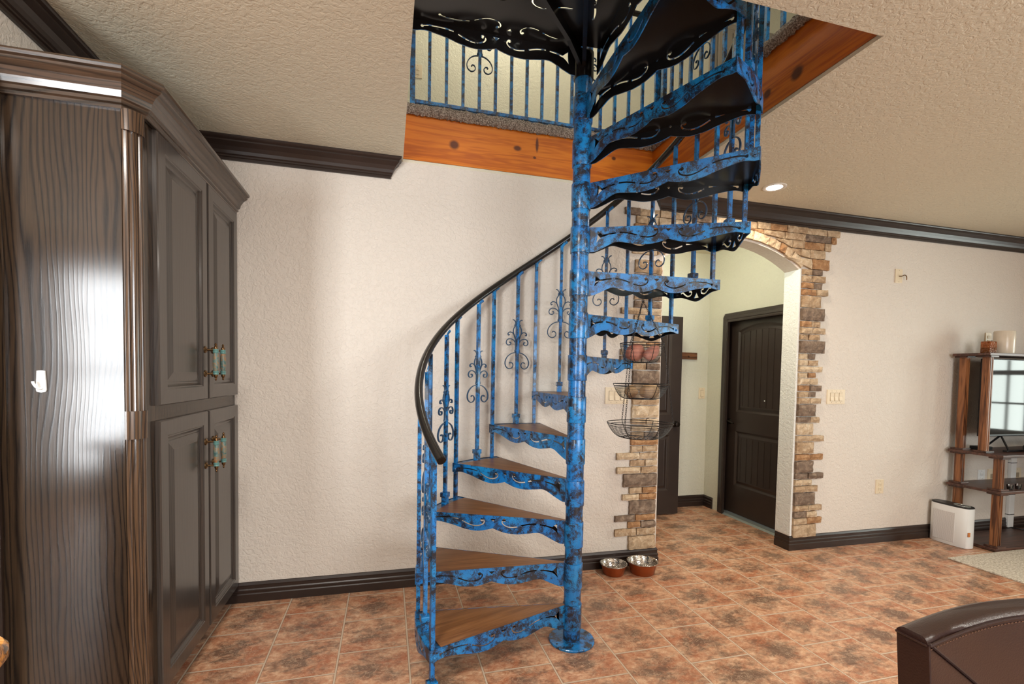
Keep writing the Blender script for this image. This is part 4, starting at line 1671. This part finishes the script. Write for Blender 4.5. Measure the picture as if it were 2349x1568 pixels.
# ------------------------------------------------------------------ media stand
ST = thing('media_stand', 'brown stained wooden media stand of four open shelves', 'media stand', (4.84, 2.69, 0))
def spart(name, bm, mat, parent=None):
    bmesh.ops.translate(bm, verts=bm.verts[:], vec=-Vector(ST.location))
    return obj(name, bm, mat, parent or ST)
SX1 = 6.5
for z0, y0 in ((.006, 2.705), (.482, 2.69), (.780, 2.69), (1.622, 2.812)):
    bm = B()
    box(bm, 4.837, SX1, y0, 3.085, z0, z0 + .022, 0, .003)
    spart('shelf', bm, M['stand_b'])
def post(x, y, z0, z1, w_=.052):
    bm = B()
    box(bm, x - w_ / 2, x + w_ / 2, y - w_ / 2, y + w_ / 2, z0, z1, 0, .004)
    for s_ in (-.012, .012):
        box(bm, x + s_ - .003, x + s_ + .003, y - w_ / 2 - .003, y + w_ / 2, z0 + .016, z1 - .016)
    for za, zb_ in ((z0, z0 + .014), (z1 - .014, z1)):
        box(bm, x - .048, x + .048, y - .048, y + .048, za, zb_, 1, .002)
    spart('post', bm, [M['stand'], M['stand_b']])
for xx in (4.905, 6.42):
    for z0, z1 in ((.028, .482), (.504, .780)):
        post(xx, 2.752, z0, z1)
    for z0, z1 in ((.028, .482), (.504, .780), (.802, 1.622)):
        post(xx, 3.032, z0, z1)
    post(xx + .012, 2.872, .802, 1.622)

tv = thing('television', 'black flat screen television standing on the media stand', 'television', (5.6, 2.93, .802))
bm = B()
box(bm, -.625, .62, -.012, .03, .125, .80, 0, .006)
part('body', bm, M['blk'], tv)
bm = B(); box(bm, -.613, .608, -.0135, -.0115, .142, .79); part('screen', bm, M['screen'], tv)
for sx in (-.36, .36):
    bm = B()
    tube(bm, [(sx, 0.01, .13), (sx - .02 * (1 if sx < 0 else -1) * 3, -.085, .008)], .008, 6)
    tube(bm, [(sx, 0.01, .13), (sx, .12, .008)], .008, 6)
    box(bm, sx - .11, sx + .11, -.1, -.07, 0, .014, 0, .003)
    part('foot', bm, M['blk'], tv)
sb = thing('soundbar', 'grey cylindrical speaker bar in front of the television', 'speaker', (5.7, 2.765, .802))
bm = B()
tube(bm, [(-.42, 0, .041), (.42, 0, .041)], .04, 24)
part('body', bm, M['grey'], sb, True)
bm = B()
for x in (-.424, .424):
    tube(bm, [(x - .006, 0, .041), (x + .006, 0, .041)], .0385, 24)
part('end_cap', bm, M['blk'], sb, True)
mb = thing('media_box', 'small flat black box on the media stand beside the television', 'media box', (5.07, 2.985, .802))
bm = B(); box(bm, -.05, .07, -.05, .05, .002, .032, 0, .004); part('case', bm, M['blk'], mb)
bm = B(); box(bm, -.02, -.012, -.0512, -.0495, .014, .02); part('indicator', bm, M['grey'], mb)
for i, (xx, lb) in enumerate(((5.035, 'left one of two small clear glasses with dark filling on the media stand shelf'), (5.135, 'right one of two small clear glasses with dark filling on the media stand shelf'))):
    g = thing('votive_glass', lb, 'glass', (xx, 2.745, .504), 0, 'small glasses on the shelf')
    bm = B()
    lathe(bm, [(0, 0), (.017, 0), (.0225, .042), (.021, .042), (.0158, .004), (0, .004)], n=24)
    part('cup', bm, M['glass'], g, True)
    bm = B()
    lathe(bm, [(0, .0045), (.0155, .0045), (.0186, .028), (0, .028)], n=24)
    part('wax', bm, M['blk'], g, True)
ch = thing('candle_holder', 'square amber glass candle holder on the top shelf of the media stand', 'candle holder', (5.005, 2.925, 1.644))
bm = B(); box(bm, -.042, .042, -.036, .036, .004, .105, 0, .008); part('cup', bm, M['amber'], ch)
bm = B(); box(bm, -.036, .036, -.030, .030, .006, .05); part('wax', bm, M['leather'], ch)
bm = B()
for dx in (-.034, -.011, .011, .034):
    for dy in (-.03, .03):
        lathe(bm, [(0, 0), (.006, .001), (.005, .006), (0, .006)], c=(dx, dy, 0), n=8)
part('foot', bm, M['glass'], ch)
rl = thing('cream_canister', 'plain cream cylinder standing on the top shelf of the media stand', 'canister', (5.165, 2.91, 1.644))
bm = B()
lathe(bm, [(0, 0), (.068, 0), (.07, .004), (.07, .19), (.065, .198), (0, .198)], n=48)
part('body', bm, M['glossw'], rl, True)
cc = thing('cord_cover', 'white vertical cord cover on the wall behind the media stand', 'cord cover', (5.715, WY, .5))
bm = B(); box(bm, -.035, .035, -.03, 0, -.47, .28, 0, .006); part('channel', bm, M['whitep'], cc)
for dz in (.14, -.16, -.35):
    bm = B(); box(bm, -.036, .036, -.0315, 0, dz, dz + .006); part('joint', bm, M['blk'], cc)
bm = B()
tube(bm, smooth_path([(5.70, 3.08, .034), (5.75, 3.0, .034), (5.95, 2.97, .034), (6.2, 3.0, .034)], 6), .005, 6)
tag(obj('black_cable', bm, M['blk'], None, True), 'black cable lying on the bottom board of the media stand', 'cable')
bm = B()
tube(bm, smooth_path([(5.345, 3.108, 1.775), (5.345, 3.085, 1.772), (5.37, 3.07, 1.765), (5.385, 3.05, 1.735), (5.39, 3.06, 1.66)], 6), .004, 6)
tag(obj('power_cord', bm, M['blk'], None, True), 'black power cord plugged into the outlet above the media stand', 'cord')

# ------------------------------------------------------------------ air purifier
ap = thing('air_purifier', 'slim white air purifier with a black top on the tiles beside the media stand', 'air purifier', (4.725, 2.955, 0))
def oval(bm, hx, hy, z0, z1, mi=0, n=40, p=2.6):
    def pt(k, z_, g=1.0):
        a = 2 * PI * k / n
        c, s_ = cos(a), sin(a)
        return (hx * g * math.copysign(abs(c) ** (2 / p), c), hy * g * math.copysign(abs(s_) ** (2 / p), s_), z_)
    rings = [[bm.verts.new(pt(k, z_, g)) for k in range(n)] for z_, g in ((z0, .97), (z0 + .004, 1), (z1 - .004, 1), (z1, .97))]
    for a, b in zip(rings, rings[1:]):
        for k in range(n):
            bm.faces.new([a[k], a[(k + 1) % n], b[(k + 1) % n], b[k]]).material_index = mi
    bm.faces.new(rings[0][::-1]).material_index = mi
    bm.faces.new(rings[-1]).material_index = mi
bm = B(); oval(bm, .062, .148, .002, .335, p=3.4); part('body', bm, M['whitep'], ap, True)
bm = B(); oval(bm, .061, .147, .335, .349, p=3.4)
part('top', bm, M['blk'], ap, True)
bm = B()
tube(bm, [(.036 * cos(2 * PI * k / 32), -.07 + .056 * sin(2 * PI * k / 32), .350) for k in range(32)], .0035, 6, closed=True)
part('vent_ring', bm, M['steel'], ap, True)
bm = B(); box(bm, -.0638, -.058, -.06, .105, .03, .285, 0, .004); part('grille', bm, M['grille'], ap)
bm = B(); box(bm, -.04, -.018, -.1495, -.143, .105, .14, 0, .001); part('tag', bm, M['tag'], ap)

# ------------------------------------------------------------------ rug
bm = B()
box(bm, 4.285, 6.9, .7, 2.695, .001, .012, 0, .003)
rg = tag(obj('area_rug', bm, M['rug']), 'oatmeal coloured rug on the tiles in front of the media stand', 'rug')

# ------------------------------------------------------------------ leather chair in the foreground
lc = thing('leather_chair', 'brown leather chair with stitched back in the foreground corner', 'chair', (1.40, .80, 0))
def chair_y(u):
    return .0 + .020 * (1 - (2 * u - 1) ** 2)
def back_pt(u, v, s):
    """u along width 0..1, v height 0..1, s 0 camera side .. 1 far side"""
    x = -.265 + .53 * u
    z_ = .42 + v * (.408 + .016 * sin(PI * .5 * min(1, max(0, u * 1.6))))
    y = -.058 + .066 * s + .022 * sin(PI * u) + (1 - v) * (-.03)
    return Vector((x, y, z_))
bm = B()
NU, NV_, NS = 26, 14, 5
def shell_loop(v, k=1.0):
    pts = []
    for i in range(NU + 1):
        pts.append((i / NU, 0.0))
    for j in range(1, NS + 1):
        pts.append((1.0, j / NS))
    for i in range(NU - 1, -1, -1):
        pts.append((i / NU, 1.0))
    for j in range(NS - 1, 0, -1):
        pts.append((0.0, j / NS))
    return pts
lp = shell_loop(0)
rows = []
for j in range(NV_ + 1):
    v = j / NV_
    row = []
    for u, s_ in lp:
        p = back_pt(u, v, s_)
        bulge = .006 * sin(PI * u) * sin(PI * v)
        if s_ == 0:
            p.y -= bulge + .010 * max(0, 1 - abs((u - .12) - (1 - v) * .95) * 6) * -.5
        row.append(bm.verts.new(p))
    rows.append(row)
for ins, dz in ((.12, .005), (.3, .008)):
    row = []
    for u, s_ in lp:
        uu = .5 + (u - .5) * (1 - ins * .05)
        ss = .5 + (s_ - .5) * (1 - ins * 1.4)
        p = back_pt(uu, 1, ss)
        p.z += dz
        row.append(bm.verts.new(p))
    rows.append(row)
n = len(lp)
for a, b in zip(rows, rows[1:]):
    for i in range(n):
        bm.faces.new([a[i], a[(i + 1) % n], b[(i + 1) % n], b[i]])
bm.faces.new(rows[-1])
bm.faces.new(rows[0][::-1])
bk_ = part('backrest', bm, M['leather'], lc, True)
bm = B()
tube(bm, [back_pt(i / 30, .985, 0) + Vector((0, -.002 - .0, .001)) for i in range(31)], .0035, 6)
tube(bm, [back_pt(0.004, .99 - i * .05, 0) + Vector((-.001, -.001, 0)) for i in range(20)], .003, 6)
tube(bm, [back_pt(0.0, .985, i / 6) + Vector((-.002, 0, .001)) for i in range(7)], .003, 6)
part('piping', bm, M['leather'], bk_, True)
bm = B()
dg = []
for i in range(13):
    u, v = i / 12 * .62, 1 - i / 12 * .62
    dg.append(back_pt(u, v, 0) + Vector((0, -.0015 - .006 * sin(PI * u) * sin(PI * v), 0)))
tube(bm, dg, .0035, 6)
part('seam', bm, M['leather'], bk_, True)
bm = B()
for i in range(46):
    u = .01 + i * .0215
    a, b = back_pt(u, .965, 0), back_pt(u + .012, .965, 0)
    bl = .006 * sin(PI * u) * sin(PI * .965)
    tube(bm, [a + Vector((0, -.0012 - bl, 0)), b + Vector((0, -.0012 - bl, 0))], .0011, 4)
part('stitching', bm, M['stitch'], bk_)
bm = B(); box(bm, -.25, .25, -.50, -.02, .40, .49, 0, .03); part('seat', bm, M['leather'], lc, True)
for sx in (-.22, .22):
    for yy in (-.44, -.05):
        bm = B()
        tube(bm, [(sx, yy, .41), (sx * 1.02, yy, 0)], [.02, .014], 8)
        part('leg', bm, M['trim'], lc, True)

# ------------------------------------------------------------------ granite counter at the left edge
ct = thing('kitchen_counter', 'amber granite counter corner at the lower left edge', 'counter', (-1.1, .4, 0))
bm = B()
pl = []
x1, y1, rr = -.550, .905, .05
for i in range(9):
    a = PI / 2 - PI / 2 * i / 8
    pl.append((x1 - rr + rr * cos(a), y1 - rr + rr * sin(a)))
pl += [(x1, -1.0), (-1.6, -1.0), (-1.6, y1)]
prev = None
rows = []
for o, z_ in ((.014, .943), (.004, .946), (0, .954), (0, .970), (.004, .978), (.014, .981)):
    cxm, cym = -1.1, 0
    rows.append([bm.verts.new((x - (o if x > -1.5 else -o) - ct.location.x, y - (o if y > 0 else -o) - ct.location.y, z_)) for x, y in pl])
for a, b in zip(rows, rows[1:]):
    for i in range(len(pl)):
        bm.faces.new([a[i], a[(i + 1) % len(pl)], b[(i + 1) % len(pl)], b[i]])
bm.faces.new(rows[0][::-1]); bm.faces.new(rows[-1])
part('worktop', bm, M['granite'], ct, True)
bm = B(); box(bm, -.46, .45, -1.35, .45, 0, .942); part('base_unit', bm, M['oak_d'], ct)
